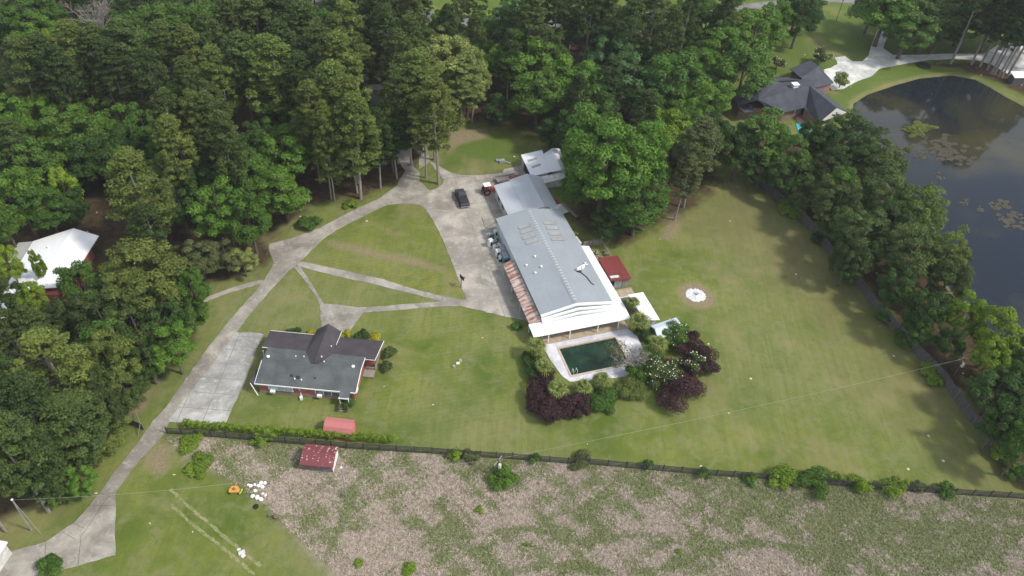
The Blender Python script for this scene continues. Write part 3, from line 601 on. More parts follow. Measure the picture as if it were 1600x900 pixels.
shrub('magnolia', 1090, 568, 46, 5.8, 'dull', 'right magnolia dotted with cream flowers inside the burgundy shrubs', 'tree', 200)
shrub('magnolia', 1062, 520, 54, 5.2, 'green', 'upper magnolia with few cream flowers beside the blue-white shed roof', 'tree', 110)
shrub('shrub', 1002, 578, 52, 3.2, 'green', 'loose green shrub at the right end of the pool deck')
shrub('shrub', 1020, 556, 50, 3.0, 'green', 'green shrub between the palm and the left magnolia')
shrub('shrub', 986, 606, 52, 2.2, 'olive', 'low leggy shrub below the pool deck corner')
shrub('shrub', 936, 620, 62, 1.5, 'green', 'low ivy-like shrub under the front palms')
shrub('shrub', 828, 560, 36, 2.2, 'dark', 'dark shrub beneath the upper left palm')
shrub('shrub', 806, 508, 18, 1.2, 'green', 'small shrub at the end of the garden path')
shrub('shrub', 838, 582, 40, 2.2, 'dark', 'dark shrub below the second left palm')
shrub('shrub', 1008, 520, 34, 2.0, 'dark', 'dark shrub below the palms beside the white shed')
shrub('shrub', 459, 520, 24, 1.6, 'dark', 'left round shrub behind the ranch house')
shrub('shrub', 564, 524, 28, 1.8, 'dark', 'right round shrub behind the ranch house')
for i, (u, v, w) in enumerate([(448,519,14),(488,520,16),(540,521,20),(585,529,24)]):
    shrub('yellow_shrub', u, v, w, .9, (.33,.31,.02), ['leftmost yellow shrub behind the ranch house', 'yellow shrub left of the ranch house cross gable', 'yellow shrub just right of the cross gable', 'rightmost yellow shrub by the house corner'][i], 'shrub', 0, 'yellow shrubs behind the ranch house')
shrub('shrub', 606, 548, 24, 1.8, 'dull', 'upper shrub beside the ranch house side porch')
shrub('shrub', 604, 572, 20, 1.5, 'dull', 'lower shrub beside the ranch house side porch')
shrub('shrub', 546, 630, 24, 1.6, 'green', 'shrub beside the back steps of the ranch house')
shrub('shrub', 76, 886, 46, 2.4, 'green', 'round shrub at the edge of the bottom left concrete apron')
shrub('shrub', 898, 364, 9, .8, (.45,.62,.03), 'vivid lime bush beside the white unit behind the building', size=.09)
for i, (u, v, w, h, c, lab) in enumerate([(410,682,36,2.0,'lime','bright bush where the hedge meets the black fence'),(714,708,24,1.6,'lime','small bright bush on the black fence below the lawn'),(735,712,26,1.4,'brown','brownish scrub right of the small bright fence bush'),(836,716,22,1.6,'green','bush on the fence near the short wire pole'),
      (1013,724,18,1.8,'green','upright bush on the middle of the black fence'),(1100,738,22,1.4,'green','bush on the black fence, right of the middle one'),(1170,748,24,1.2,'green','low bush left of the long fence thicket'),(1222,745,52,2.0,'lime','left bush of the long fence thicket'),(1272,750,58,2.2,'green','middle bush of the long fence thicket'),(1308,746,24,1.9,'lime','right bush of the long fence thicket'),
      (1343,755,40,2.0,'lime','round bush on the fence after the thicket'),(1401,757,46,2.2,'lime','brightest round bush on the right part of the fence'),(1437,762,26,1.5,'brown','brownish scrub beside the brightest fence bush'),(1478,764,34,1.8,'green','last bush on the right part of the fence'),
      (785,745,46,1.6,'bright','bright clump at the foot of the wire pole in the field'),(905,718,40,1.4,'brown','dry scrub leaning on the black fence'),(306,728,46,.4,'lime','low green clump in the field near the gate corner'),(298,690,44,.4,'lime','low green clump under the left fence end'),(1560,700,34,2.4,'lime','lime bush right of the board fence, lower corner'),(1585,735,40,2.4,'bright','bright bush at the lower right fence corner'),
      (1450,575,30,1.8,'lime','lime bush beyond the board fence left of the tall pole'),(1462,592,26,1.6,'lime','lime bush at the base of the tall pole'),(1530,588,24,1.4,'lime','small lime bush right of the tall pole'),(1380,490,34,2.4,'green','green bush beyond the middle of the board fence'),(1410,525,34,2.4,'green','second green bush beyond the middle of the board fence'),(1330,430,40,2.4,'green','green bush beyond the upper board fence'),(1235,325,44,2.4,'lime','pale lime bush behind the top of the board fence'),
      (1285,372,34,2.2,'dark','dark bush behind the upper board fence')]):
    shrub('shrub', u, v, w, h, c, lab, 'bush', size=.12)
for i, (u, v, w) in enumerate([(640,888,28),(748,797,14),(1060,862,9),(822,850,8),(560,880,16)]):
    shrub('weed_clump', u, v, w, .45, 'lime', ['lime weed clump at the bottom edge of the dry field','round green weed clump in the middle of the dry field','tiny bright weed tuft far right in the dry field','tiny bright weed tuft centre of the dry field','green weed clump left of the bottom lime one'][i], 'weeds', size=.1)
bt = bare_tree('bare_tree', P(978,580), 5.0, 3.4, 9, 'pale nearly leafless tree leaning over the pool edge', 22, .11, .2)
V, F, r = shrub_mesh(2.6, 4.4, 1500, .10, 77); V[:, 0] -= 1.2; V[:, 1] += .9; V[:, 2] += 1.0; o = npmesh('leaves', V, F, M_LEAF, bt, dict(rnd=r)); o.color = (.14,.15,.07,1)
for (u, v, w, h, lab) in [(1216,95,24,5,'smaller white-flowered magnolia behind the dark-roofed house'),(1286,82,32,6,'larger white-flowered magnolia by the neighbour driveway')]:
    shrub('magnolia', u, v, w, h, 'dull', lab, 'tree', 120, hh=.55)
shrub('young_tree', 1318, 118, 26, 5.6, 'pale', 'young pale tree on thin trunk beside the neighbour driveway', 'tree', hh=.6)

# palms
def palm_parts(seed, R=1.7, th=3.0):
    rr = random.Random(seed); f = MB()
    for k in range(38):
        a = k*2.399+rr.uniform(-.2,.2); el = rad(rr.choice([46,38,30,20,10,0,-12,-24])+rr.uniform(-6,6)); L = R*rr.uniform(.85,1.1)*(.72 if el > rad(27) else 1)
        hd = Vector((math.cos(a)*math.cos(el), math.sin(a)*math.cos(el), math.sin(el))); p0 = Vector((0,0,th+(.3 if el > rad(27) else 0))); p1 = p0+hd*L*(.10 if el > rad(27) else .26)
        f.tube([p0, p1], [.025,.015], 3, False)
        side = hd.cross(Vector((0,0,1))).normalized(); upv = side.cross(hd)
        for j in range(-4, 5):
            t = j/4*1.2; dirv = hd*math.cos(t)+side*math.sin(t); e = p1+dirv*L*.82*(1-.25*abs(t))+Vector((0,0,-.15*L)); w = dirv.cross(upv).normalized()*.042*L
            m_ = p1+dirv*L*.45; f.add([p1, m_+w, e, m_-w], [(0,1,2,3)])
    n = len(f.f); return f
M_PALM = NM('palm_fronds', .75, .1); _c = M_PALM.mix(M_PALM.noise(2.6, 5, lo=.4, hi=.6), (.05,.08,.018), (.22,.255,.07)); M_PALM.col(_c); M_PALM = M_PALM.m
M_PALMTRUNK = plain('palm_trunk', (.16,.12,.085), .9, .1, .4, 5)
pals = []
for i, (u, v, w, h, lab) in enumerate([(872,607,42,2.4,'front left palm standing in the burgundy shrubs'),(911,602,36,2.2,'middle front palm at the near pool edge'),(941,592,40,2.4,'right front palm at the near pool edge'),(838,540,38,3.0,'upper left palm below the white canopy corner'),(850,572,36,2.4,'lower left palm beside the pool deck'),(989,471,26,3.6,'smallest palm beside the white canopy, farthest back'),(1001,500,40,3.4,'tall palm between the canopy and the long white shed'),(1029,535,40,3.0,'palm in front of the blue-white shed roof')]):
    b = P(u, v, h); z = Q(b)[2]; s = w/2*z/FPX/1.75; root = thing('palm_tree', lab, 'palm', (b.x, b.y, 0), i*1.3, 'palms around the pool')
    fr = palm_parts(i, 1.7*s, h).build('fronds', M_PALM, root, fix=False)
    MB().tube([(0,0,-.1),(.05,0,h*.5),(0,0,h+.05)], [.2,.16,.2], 8).build('trunk', M_PALMTRUNK, root)

# hedge on the fence
hp = [P(u, v) for u, v in ((268,671),(330,675),(400,681),(470,686),(540,691),(618,697))]
ccs = []
for a, b in zip(hp[:-1], hp[1:]):
    L = (b-a).length; n = int(L/.16)
    for i in range(n): q = a.lerp(b, i/n); ccs += [(q.x+trnd.uniform(-.2,.2), q.y+.45+trnd.uniform(-.2,.2), trnd.uniform(.6,1.45))]
ccs = [c for c in ccs if c[0] > hp[1].x-4]
V, F, r = clump_leaves(np.array(ccs), np.full(len(ccs), .42), 90, .10); hd = npmesh('hedge', V, F, M_LEAF, attr=dict(rnd=r)); hd.color = (.15,.23,.02,1)
tag(hd, 'long trimmed bright green hedge along the black fence behind the sheds', 'hedge')

# ------------------------------------------------------------ weeds of the dry field (uncountable)
rng = np.random.default_rng(99)
n = 120000; X = rng.uniform(-50, 85, n*3); Y = rng.uniform(34, 66, n*3)
k = sdf(X, Y, FIELD) < -.4-.3*rng.uniform(0, 1, n*3); X, Y = X[k], Y[k]
pt = tanf(X, Y); tan = pt+rng.normal(size=len(X))*.26 > 0
gr = rng.uniform(0, 1, len(X)) < np.where(tan, .95, .6); X, Y, tan = X[gr], Y[gr], tan[gr]
def tufts(X, Y, hmin, hmax, w):
    n = len(X); Vs = []; 
    for j in range(3):
        a = rng.uniform(0, 6.28, n); hh = rng.uniform(hmin, hmax, n); ox, oy = np.cos(a)*w, np.sin(a)*w; lx, ly = rng.normal(size=n)*.16, rng.normal(size=n)*.16
        Vs.append(np.stack([np.stack([X-ox, Y-oy, np.zeros(n)], 1), np.stack([X+ox, Y+oy, np.zeros(n)], 1), np.stack([X+lx, Y+ly, hh], 1)], 1))
    V = np.concatenate(Vs).reshape(-1, 3); return V, np.arange(len(V)).reshape(-1, 3)
def mat_weed(name, a, b):
    n = NM(name, .9, .05); return n.col(n.mix(n.noise(1.7, 5, rough=.8, lo=.3, hi=.7), a, b))
V, F = tufts(X[tan], Y[tan], .08, .28, .05); o = npmesh('dry_weeds', V, F, mat_weed('dry_weeds', (.33,.275,.22), (.66,.565,.475))); struct(o, 'stuff'); tag(o, 'pinkish tan dry weeds covering the unmown field', 'weeds')
V, F = tufts(X[~tan], Y[~tan], .08, .26, .05); o = npmesh('green_weeds', V, F, mat_weed('green_weeds', (.16,.185,.07), (.35,.36,.21))); struct(o, 'stuff'); tag(o, 'green weeds growing between the dry patches of the field', 'weeds')

# ------------------------------------------------------------ fences
def rail_fence(name, pix, label, h=1.45, rails=5, step=2.4, m=M_WOODBL):
    q = [P(*p) for p in pix]; root = thing(name, label, 'fence', q[0]); L = []
    for a, b in zip(q[:-1], q[1:]):
        n = max(1, round((b-a).length/step)); L += [a.lerp(b, i/n) for i in range(n)]
    L.append(q[-1]); L = [p-q[0] for p in L]; rr = random.Random(2)
    r_ = [MB() for _ in range(rails)]
    for i, p in enumerate(L):
        MB().rbox((p.x, p.y, -.1), .13, .13, h+.15, .1).build('post', m, root)
        if i+1 < len(L):
            p2 = L[i+1]; az = math.atan2((p2-p).y, (p2-p).x); ln = (p2-p).length; mid = (p+p2)/2; off = Vector((math.sin(az), -math.cos(az), 0))*.10
            for k in range(rails):
                z = .15+(h-.3)*k/(rails-1)+rr.uniform(-.02,.02); r_[k].rbox((mid.x+off.x, mid.y+off.y, z), ln*.995, .035, .15, az)
    for m_ in r_: m_.build('rail', m, root)
    return root
rail_fence('rail_fence', [(262,677),(330,682),(400,688),(470,694),(542,700),(620,705),(675,708),(725,712),(800,717),(887,724),(920,725),(1007,733),(1092,741),(1197,748),(1290,757),(1360,763),(1420,767),(1490,772),(1600,779),(1700,786)], 'long black board-rail fence between the mown lawn and dry field')
def board_fence(name, pix, label, h=1.8, m=M_WOODGR, step=2.4):
    q = [P(*p) for p in pix]; root = thing(name, label, 'fence', q[0]); rr = random.Random(8); pan = MB(); cap = MB(); rl = MB()
    for a, b in zip(q[:-1], q[1:]):
        a0, b0 = a-q[0], b-q[0]; L = (b0-a0).length; n = int(L/.16); az = math.atan2((b0-a0).y, (b0-a0).x)
        for i in range(n):
            p = a0.lerp(b0, (i+.5)/n); hh = h+rr.uniform(-.06,.05)-(.5 if rr.random() < .015 else 0); pan.rbox((p.x, p.y, .02), .15, .025, hh, az, rr.uniform(-.03,.03))
        for z in (.35, 1.4): mid = (a0+b0)/2+Vector((math.sin(az)*-.05, math.cos(az)*.05, 0)); rl.rbox((mid.x, mid.y, z), L, .05, .09, az)
        m2 = max(1, round(L/step))
        for i in range(m2): p = a0.lerp(b0, i/m2)+Vector((math.sin(az)*-.14, math.cos(az)*.14, 0)); MB().rbox((p.x, p.y, 0), .1, .1, h+.08, az).build('post', m, root)
    pan.build('boards', m, root, fix=False); rl.build('rail', m, root, fix=False); return root
M_FENCEGR = mat_boards('weathered_fence', (.065,.060,.060), (.15,.14,.13))
board_fence('board_fence', [(1190,291),(1222,322),(1250,343),(1280,378),(1312,420),(1340,448),(1360,478),(1398,519),(1437,562),(1470,596),(1500,640),(1525,672),(1550,704),(1590,749),(1606,768)], 'weathered grey board fence running down the right side of the lawn', 2.2, M_FENCEGR)
board_fence('garden_fence', [(1124,198),(1140,222),(1158,250),(1190,291)], 'short board fence behind the house with the turquoise pool', 1.5, M_FENCEGR)
gq = P(188, 657); g2 = P(224, 672); az = math.atan2((g2-gq).y, (g2-gq).x); L = (g2-gq).length
root = thing('gate', 'open dark board gate panel with braces left of the driveway', 'gate', gq, az)
pm = MB(); i = 0
while i*.2 < L: pm.box(i*.2, i*.2+.19, -.02, .02, .08, 1.55+.02*(i % 2)); i += 1
pm.build('boards', M_WOODDK, root); MB().box(0, L, .03, .08, .2, .32).build('rail', M_WOODGR, root); MB().box(0, L, .03, .08, 1.35, 1.47).build('rail', M_WOODGR, root)
MB().box(-.15, 0, -.08, .08, 0, 1.75).build('post', M_WOODGR, root); MB().tube([(L,0,1.6),(L+.1,-1.2,0)], .05, 5).build('brace', M_WOODGR, root)
MB().tube([(L,0,1.5),(L-2.4,1.6,1.0)], .05, 5).build('brace', M_WOODGR, root)

# ------------------------------------------------------------ main building
M_BLUEROOF = mat_metal_roof('blue_grey_roof', (.285,.312,.333), axis=0, stain=.14, dirt=(.22,.25,.26)); M_WHITEROOF = mat_metal_roof('white_roof', (.80,.80,.80), axis=0, stain=.06, dirt=(.6,.6,.58))
M_RUSTROOF = mat_metal_roof('rusty_pale_roof', (.60,.53,.46), rust=.95, axis=1, rustc=(.23,.055,.03)); M_BLUEWALL = plain('pale_blue_wall', (.60,.68,.72), .6, .3, .12); M_REDROOF = mat_metal_roof('red_roof', (.17,.032,.028), axis=1, stain=.2, dirt=(.25,.11,.09))
WX, WY = 12.4, 25.7; EH, RH, RX = 3.6, 4.8, 6.0
def fthing(name, label, cat, x, y): return thing(name, label, cat, BL(x, y), BA)
mbd = fthing('workshop_building', 'long blue-grey metal-roofed building with white porch canopies beside the pool', 'building', 0, 0)
w = MB(); w.add([(0.15,.1,0),(WX-.15,.1,0),(WX-.15,.1,EH-.12),(RX,.1,RH-.12),(.15,.1,EH-.12),(0.15,WY-.1,0),(WX-.15,WY-.1,0),(WX-.15,WY-.1,EH-.12),(RX,WY-.1,RH-.12),(.15,WY-.1,EH-.12)],
   [(0,1,2,3,4),(9,8,7,6,5),(1,6,7,2),(0,4,9,5)]); w.build('walls', M_BLUEWALL, mbd)
rf = MB(); rf.panel([(-.15,0,EH),(RX,0,RH),(RX,WY,RH),(-.15,WY,EH)], .1).panel([(RX+.004,0,RH),(WX+.1,0,EH),(WX+.1,WY,EH),(RX+.004,WY,RH)], .1); rfo = rf.build('roof', M_BLUEROOF, mbd)
def onroof(x, y, dz=.02): return (x, y, (EH+(RH-EH)*(x+.15)/(RX+.15) if x < RX else RH-(RH-EH)*(x-RX)/(WX+.1-RX))+dz)
m = MB()
for i in range(34): y0 = .8+i*.72; m.add([onroof(RX-.32,y0,.05),onroof(RX,y0,.07),onroof(RX+.32,y0,.05),onroof(RX+.32,y0+.36,.05),onroof(RX,y0+.36,.07),onroof(RX-.32,y0+.36,.05)], [(0,1,4,5),(1,2,3,4)])
m.build('ridge_cap', plain('ridge_cap_metal', (.42,.45,.45), .4, .4, .15), rfo)
M_SKYL = mat_metal_roof('old_skylight', (.40,.40,.38), axis=1, stain=.5, dirt=(.10,.09,.08))
for (x0, x1, y) in [(2.9,5.0,20.9),(2.8,5.0,19.6),(2.7,5.0,18.0),(2.8,5.0,16.6),(7.6,9.9,20.9),(7.6,9.9,19.4),(7.5,9.8,17.7),(7.4,9.8,16.2)]:
    m = MB(); m.panel([onroof(x0,y,.06),onroof(x1,y,.06),onroof(x1,y+.75,.06),onroof(x0,y+.75,.06)], .05); sk = m.build('skylight', M_SKYL, rfo)
    fr = MB(); 
    for (a, b, c, d) in ((x0-.05,x1+.05,y-.06,y),(x0-.05,x0+.02,y,y+.75),(x1-.02,x1+.05,y,y+.75)): fr.panel([onroof(a,c,.09),onroof(b,c,.09),onroof(b,d,.09),onroof(a,d,.09)], .05)
    fr.build('frame', M_GREY, sk)
m = MB(); c0 = Vector(onroof(9.2, 7.9)); 
for (dx, dy, r, h_) in [(0,0,.28,.7),(.55,.35,.22,.5),(1.1,.55,.25,.45),(1.5,.9,.2,.4)]: z = onroof(9.2+dx, 7.9+dy)[2]; m.lathe((9.2+dx,7.9+dy,z), [(r,0),(r,h_*.5),(r*.5,h_)], 9)
m.tube([onroof(9.2,8.2,.3),onroof(10.6,9.0,.35),onroof(11.6,9.2,.3)], .09, 6); m.build('vent', M_WHITE, rfo)
MB().tube([onroof(9.5,7.6,.08),onroof(10.2,6.2,.07),onroof(10.45,4.6,.07),onroof(10.8,4.2,.07)], .09, 5).tube([onroof(9.0,7.8,.12),onroof(9.7,7.4,.2)], .2, 6).build('duct', M_DARK, rfo)
for (x, y) in [(3.2,13.0),(3.4,10.2),(1.2,11.6),(2.0,9.2),(11.3,9.6)]:
    MB().lathe(onroof(x,y,0), [(.14,0),(.14,.25),(.2,.3),(.02,.38)], 8).build('vent', M_WHITE, rfo)
MB().panel([onroof(RX-.55,.3,.04),onroof(RX-.4,.3,.04),onroof(RX-.4,6.5,.04),onroof(RX-.55,6.5,.04)], .03).build('crack', M_GREY, rfo)
# stepped white gable trim
tm_ = MB()
for k, (y0, dz) in enumerate([(0,.05),(-.42,-.32),(-.8,-.62)]):
    tm_.panel([(-.15,y0-.36,EH+dz),(RX,y0-.36,RH+dz-.30*k),(RX,y0-.004,RH+dz-.30*k),(-.15,y0-.004,EH+dz)], .34).panel([(RX+.003,y0-.36,RH+dz-.30*k),(WX+.1,y0-.36,EH+dz),(WX+.1,y0-.004,EH+dz),(RX+.003,y0-.004,RH+dz-.30*k)], .34)
tm_.build('gable_trim', M_WHITE, mbd)
pc = MB().panel([(-2.2,-3.1,2.1),(14.7,-3.1,2.1),(14.5,-.75,2.72),(-2.4,-.75,2.72)], .1).panel([(12.52,-.745,2.74),(14.5,-.745,2.72),(14.3,15.1,2.75),(12.52,15.1,3.25)], .1).build('canopy', M_WHITEROOF, mbd)
MB().box(2.6,2.64,-3.0,-.9,2.62,2.66).box(4.0,4.04,-2.9,-.9,2.62,2.66).box(3.1,3.14,-2.2,-1.0,2.62,2.66)
for x, y in [(-2.0,-2.95),(.4,-2.95),(4.1,-2.95),(9.0,-2.95),(12.7,-2.95),(14.5,-2.9)]: MB().box(x-.07,x+.07,y-.07,y+.07,0,2.05).build('post', M_WHITE, mbd)
rl = MB().panel([(-2.1,-.7,2.35),(-.17,-.7,3.0),(-.17,14.7,3.0),(-2.1,14.7,2.35)], .08).build('lean_to_roof', M_RUSTROOF, mbd)
for y in (0, 4.8, 9.6, 14.4): MB().box(-2.0,-1.88,y-.06,y+.06,0,2.3).build('post', M_OFFWHITE, mbd)
MB().box(-.02,.13,8.2,9.2,0,2.1).build('door', M_GREY, mbd)
struct(MB().prism([tuple(BL(*p)[:2]) for p in ((-.4,-.2),(14.4,-.2),(14.6,-3.3),(-.2,-3.3))], -.2, .10).build('porch_floor', M_BEIGE))
# side yard slab, patio and pool
def blp(pts): return [tuple(BL(*p)[:2]) for p in pts]
px0, px1, py0, py1 = 1.7, 11.5, -10.5, -4.7
for nm, poly in (('patio', [(-.6,-3.34),(14.3,-3.34),(15.2,-5.5),(14.8,-9.2),(px1+.35,-9.6),(px1+.35,py1+.35),(px0-.35,py1+.35),(px0-.35,-9.9),(.2,-10.2),(-.5,-6.5)]), ('patio', [(.2,-10.24),(px0-.35,-9.94),(px0-.35,py0-.35),(px1+.35,py0-.35),(px1+.35,-9.64),(14.6,-9.4),(13.4,-11.9),(9.8,-12.9),(4.0,-12.2),(1.0,-11.6)])):
    struct(MB().prism(blp(poly), -.2, .08).build(nm, M_PATIO))
pl = fthing('swimming_pool', 'rectangular swimming pool full of dark green water below the white canopy', 'pool', 0, 0)
M_COPING = plain('pool_coping', (.50,.42,.34), .8, .2, .2); cp = MB()
for a in ((px0-.33,px1+.33,py1,py1+.33),(px0-.33,px1+.33,py0-.33,py0),(px0-.33,px0,py0+.003,py1-.003),(px1,px1+.33,py0+.003,py1-.003)): cp.box(*a, -.5, .13)
cp.build('coping', M_COPING, pl)
MB().box(px0-.05,px1+.05,py0-.05,py1+.05,-.42,-.14).build('water', mat_water('pool_water', (.004,.022,.010), (.014,.040,.018), .05, .5), pl)
pm = MB().tube([(2.0,-10.5,.1),(2.0,-10.5,.9),(2.0,-9.9,.9),(2.0,-9.8,-.3)], .03, 5).tube([(2.6,-10.5,.1),(2.6,-10.5,.9),(2.6,-9.9,.9),(2.6,-9.8,-.3)], .03, 5); pm.build('ladder', M_WHITE, pl)

# workshop behind it
ws = fthing('workshop', 'grey-white gabled metal workshop behind the long building, open eaves', 'building', 2.8, 26.6)
LX, LY, rx_ = 9.8, 10.2, 6.9
MB().add([(.2,.1,0),(LX-.2,.1,0),(LX-.2,.1,2.6),(rx_,.1,3.8),(.2,.1,2.6),(.2,LY-.1,0),(LX-.2,LY-.1,0),(LX-.2,LY-.1,2.6),(rx_,LY-.1,3.8),(.2,LY-.1,2.6)], [(0,1,2,3,4),(9,8,7,6,5),(1,6,7,2),(0,4,9,5)]).build('walls', M_OFFWHITE, ws)
M_GREYROOF = mat_metal_roof('light_grey_roof', (.42,.45,.48), axis=0, stain=.16, dirt=(.42,.44,.46))
r_ = MB().panel([(-.1,0,2.75),(3.2,0,3.3),(3.2,LY,3.3),(-.1,LY,2.75)], .1).panel([(3.204,-.0,3.34),(rx_,0,4.0),(rx_,LY+.6,4.0),(3.204,LY+.3,3.34)], .1).panel([(rx_+.004,0,4.0),(LX+.1,0,2.8),(LX+.1,LY+.7,2.8),(rx_+.004,LY+.6,4.0)], .1).build('roof', M_GREYROOF, ws)
for y in (1.2, 4.2, 6.8): MB().box(.155,.25,y,y+1.2,1.0,1.9).build('window', M_GLASS, ws)
MB().box(6.2,9.2,.04,.16,1.2,2.5).build('opening', M_DARK, ws)
MB().panel([(7.9,-.35,3.5),(LX+.2,-.35,2.9),(LX+.2,.5,2.9),(7.9,.5,3.5)], .06).build('ridge_cap', M_OFFWHITE, ws)
# back sheds
M_WHITEM = mat_metal_roof('bright_metal_roof', (.72,.74,.76), axis=0, stain=.12, dirt=(.5,.5,.5))
bs = fthing('carport', 'small flat white-roofed shed with two grey skylight strips behind workshop', 'shed', 11.2, 38.3)
MB().panel([(-.2,0,2.5),(3.7,.2,2.75),(4.9,8.2,2.75),(.1,7.8,2.5)], .1).build('roof', M_WHITEM, bs)
MB().panel([(.9,2.6,2.64),(2.9,3.0,2.74),(2.9,3.6,2.74),(.9,3.2,2.64)], .04).build('skylight', M_SKYL, bs); MB().panel([(.8,4.9,2.64),(2.8,5.3,2.74),(2.8,5.9,2.74),(.8,5.5,2.64)], .04).build('skylight', M_SKYL, bs)
MB().box(.3,3.5,.4,7.6,0,2.35).build('walls', M_OFFWHITE, bs); MB().box(.24,.29,1.5,6.0,.1,2.1).build('opening', M_DARK, bs)
bs2 = fthing('storage_shed', 'small gabled white metal shed joined beside the flat white-roofed one', 'shed', 15.4, 38.2)
MB().panel([(-.6,.5,2.62),(1.9,0,3.1),(2.9,8.0,3.1),(.6,7.0,2.62)], .08).panel([(1.904,0,3.1),(3.6,-.6,2.5),(4.6,8.2,2.5),(2.904,8.0,3.1)], .08).build('roof', M_WHITEM, bs2)
MB().add([(.5,.8,0),(3.3,.3,0),(4.0,7.6,0),(1.1,7.4,0),(.5,.8,2.5),(3.3,.3,2.4),(4.0,7.6,2.4),(1.1,7.4,2.5)], [(0,1,5,4),(1,2,6,5),(2,3,7,6),(3,0,4,7),(4,5,6,7)]).build('walls', M_OFFWHITE, bs2)
bs3 = fthing('lean_to_shed', 'low pale lean-to roof in front of the two back sheds', 'shed', 12.8, 36.2)
MB().panel([(0,0,1.9),(5.9,.9,1.9),(5.6,2.4,2.3),(.2,1.9,2.3)], .08).build('roof', M_OFFWHITE, bs3); MB().box(.4,5.4,.8,1.8,0,1.8).build('walls', M_OFFWHITE, bs3)
# debris panels by the workshop side
for i, (x, y, sx, sy, az, m_, lab) in enumerate([(13.6,33.0,.7,2.2,.25,M_WHITE,'white ladder-like frame leaning beside the grey workshop'),(14.2,31.2,1.6,2.2,.5,plain('maroon_sheet',(.22,.06,.05)),'maroon metal sheet lying beside the grey workshop'),(14.4,29.2,1.6,2.6,.3,M_OFFWHITE,'off-white sheet lying beside the grey workshop'),(15.6,28.4,.5,4.6,.35,M_WOODGR,'long grey plank lying right of the workshop debris')]):
    o = MB().rbox((0,0,.25+.15*i), sx, sy, .07, az, .12).rbox((0,0,0), .2, .2, .3+.15*i).build('debris_panel', m_, None, BL(x, y), BA); tag(o, lab, 'panel', 'debris beside the workshop')

# red shed, pen, small items
rs = fthing('red_roofed_shed', 'small grey board shed with faded red metal roof beside the long building', 'shed', 14.8, 5.9)
MB().panel([(0,0,2.35),(4.0,-.1,2.1),(4.0,6.2,2.1),(.1,6.2,2.35)], .08).build('roof', M_REDROOF, rs); MB().panel([(.3,.6,2.40),(1.9,.6,2.30),(1.9,1.2,2.30),(.3,1.2,2.40)], .03).build('roof_patch', M_OFFWHITE, rs)
MB().box(.9,2.4,.25,.31,0,2.12).build('wall_sheet', M_GREY, rs); MB().box(2.6,3.85,.25,6.0,0,2.02).box(.2,2.598,2.0,6.0,0,2.1).build('walls', M_WOODGR, rs)
MB().box(2.5,2.58,.25,.33,0,2.1).build('post', M_WOODGR, rs)
struct(MB().prism(blp([(14.6,3.2),(18.9,3.2),(18.9,5.7),(14.6,5.7)]), -.1, .09).build('side_patio', M_BEIGE))
MB
o = MB().box(0,3.6,0,.08,0,.95).box(0,3.6,-.02,.1,.9,.97).build('low_wall', M_WHITE, None, BL(14.6,2.9), BA); tag(o, 'low white rail at the edge of the beige side patio', 'wall')
pen = fthing('wooden_pen', 'grey timber pen full of scrap behind the red-roofed shed', 'pen', 14.6, 12.6)
MB().box(0,3.6,5.3,5.42,0,1.3).box(1.9,2.0,5.1,5.6,0,1.5).build('panel', M_WOODGR, pen); MB().box(3.5,3.62,.5,5.3,.9,1.1).box(3.5,3.62,.5,.62,0,1.3).build('rail', M_WOODGR, pen); MB().box(3.5,3.62,2.8,2.92,0,1.3).build('post', M_WOODGR, pen)
sc = MB(); rr = random.Random(4)
for i in range(34): sc.rbox((rr.uniform(.4,3.9), rr.uniform(.2,3.6), rr.uniform(.0,.35)), rr.uniform(.2,1.2), rr.uniform(.1,.3), rr.uniform(.08,.25), rr.uniform(0,3), rr.uniform(-.2,.2))
o = sc.build('scrap_pile', plain('scrap_wood', (.36,.29,.24), .9, .1, .6, 3), None, BL(14.6,12.6), BA); struct(o, 'stuff'); tag(o, 'heap of broken timber scraps inside the wooden pen', 'scrap')
q = BL(13.6, 19.0); root = thing('storage_box', 'pale green-white cabinet standing behind the long building', 'box', q, BA+.12)
MB().box(-.5,.5,-1.0,1.0,0,1.0).build('body', plain('mint_white', (.55,.62,.52)), root); MB().box(-.55,.55,-1.05,1.05,1.003,1.09).build('lid', M_OFFWHITE, root)
q = P(936, 352); o = MB().rbox((0,0,.1), .4, 2.2, .35, .5).rbox((.7,.9,.1), .5, .4, .4, .2).rbox((.5,-1.1,0), .7, .3, .3, .1).rbox((0,0,0), .3, .8, .2, .5).build('bench', M_OFFWHITE, None, q); tag(o, 'worn white bench fragment under the big tree', 'bench')

# long white shed and small blue-white one
ls = fthing('long_shed', 'long narrow white-roofed shed right of the palms', 'shed', 17.0, -4.4)
MB().panel([(0,.4,1.9),(2.3,-.2,2.1),(2.3,6.6,2.1),(-.4,6.8,1.9)], .1).build('roof', M_WHITEROOF, ls); MB().box(.2,2.1,.6,6.4,0,1.85).build('walls', M_OFFWHITE, ls)
ss = fthing('small_shed', 'small blue-white gabled shed roof partly under the upper magnolia', 'shed', 17.3, -8.2)
MB().panel([(0,0,1.8),(4.6,.4,1.8),(4.8,2.0,2.4),(.1,1.6,2.4)], .1).panel([(.1,1.604,2.4),(4.8,2.004,2.4),(5.0,3.6,1.9),(0,2.9,1.9)], .1).build('roof', mat_metal_roof('bluish_white_roof', (.55,.63,.70), axis=0, stain=.12), ss)
MB().box(.3,4.3,.5,2.7,0,1.75).build('walls', M_OFFWHITE, ss)

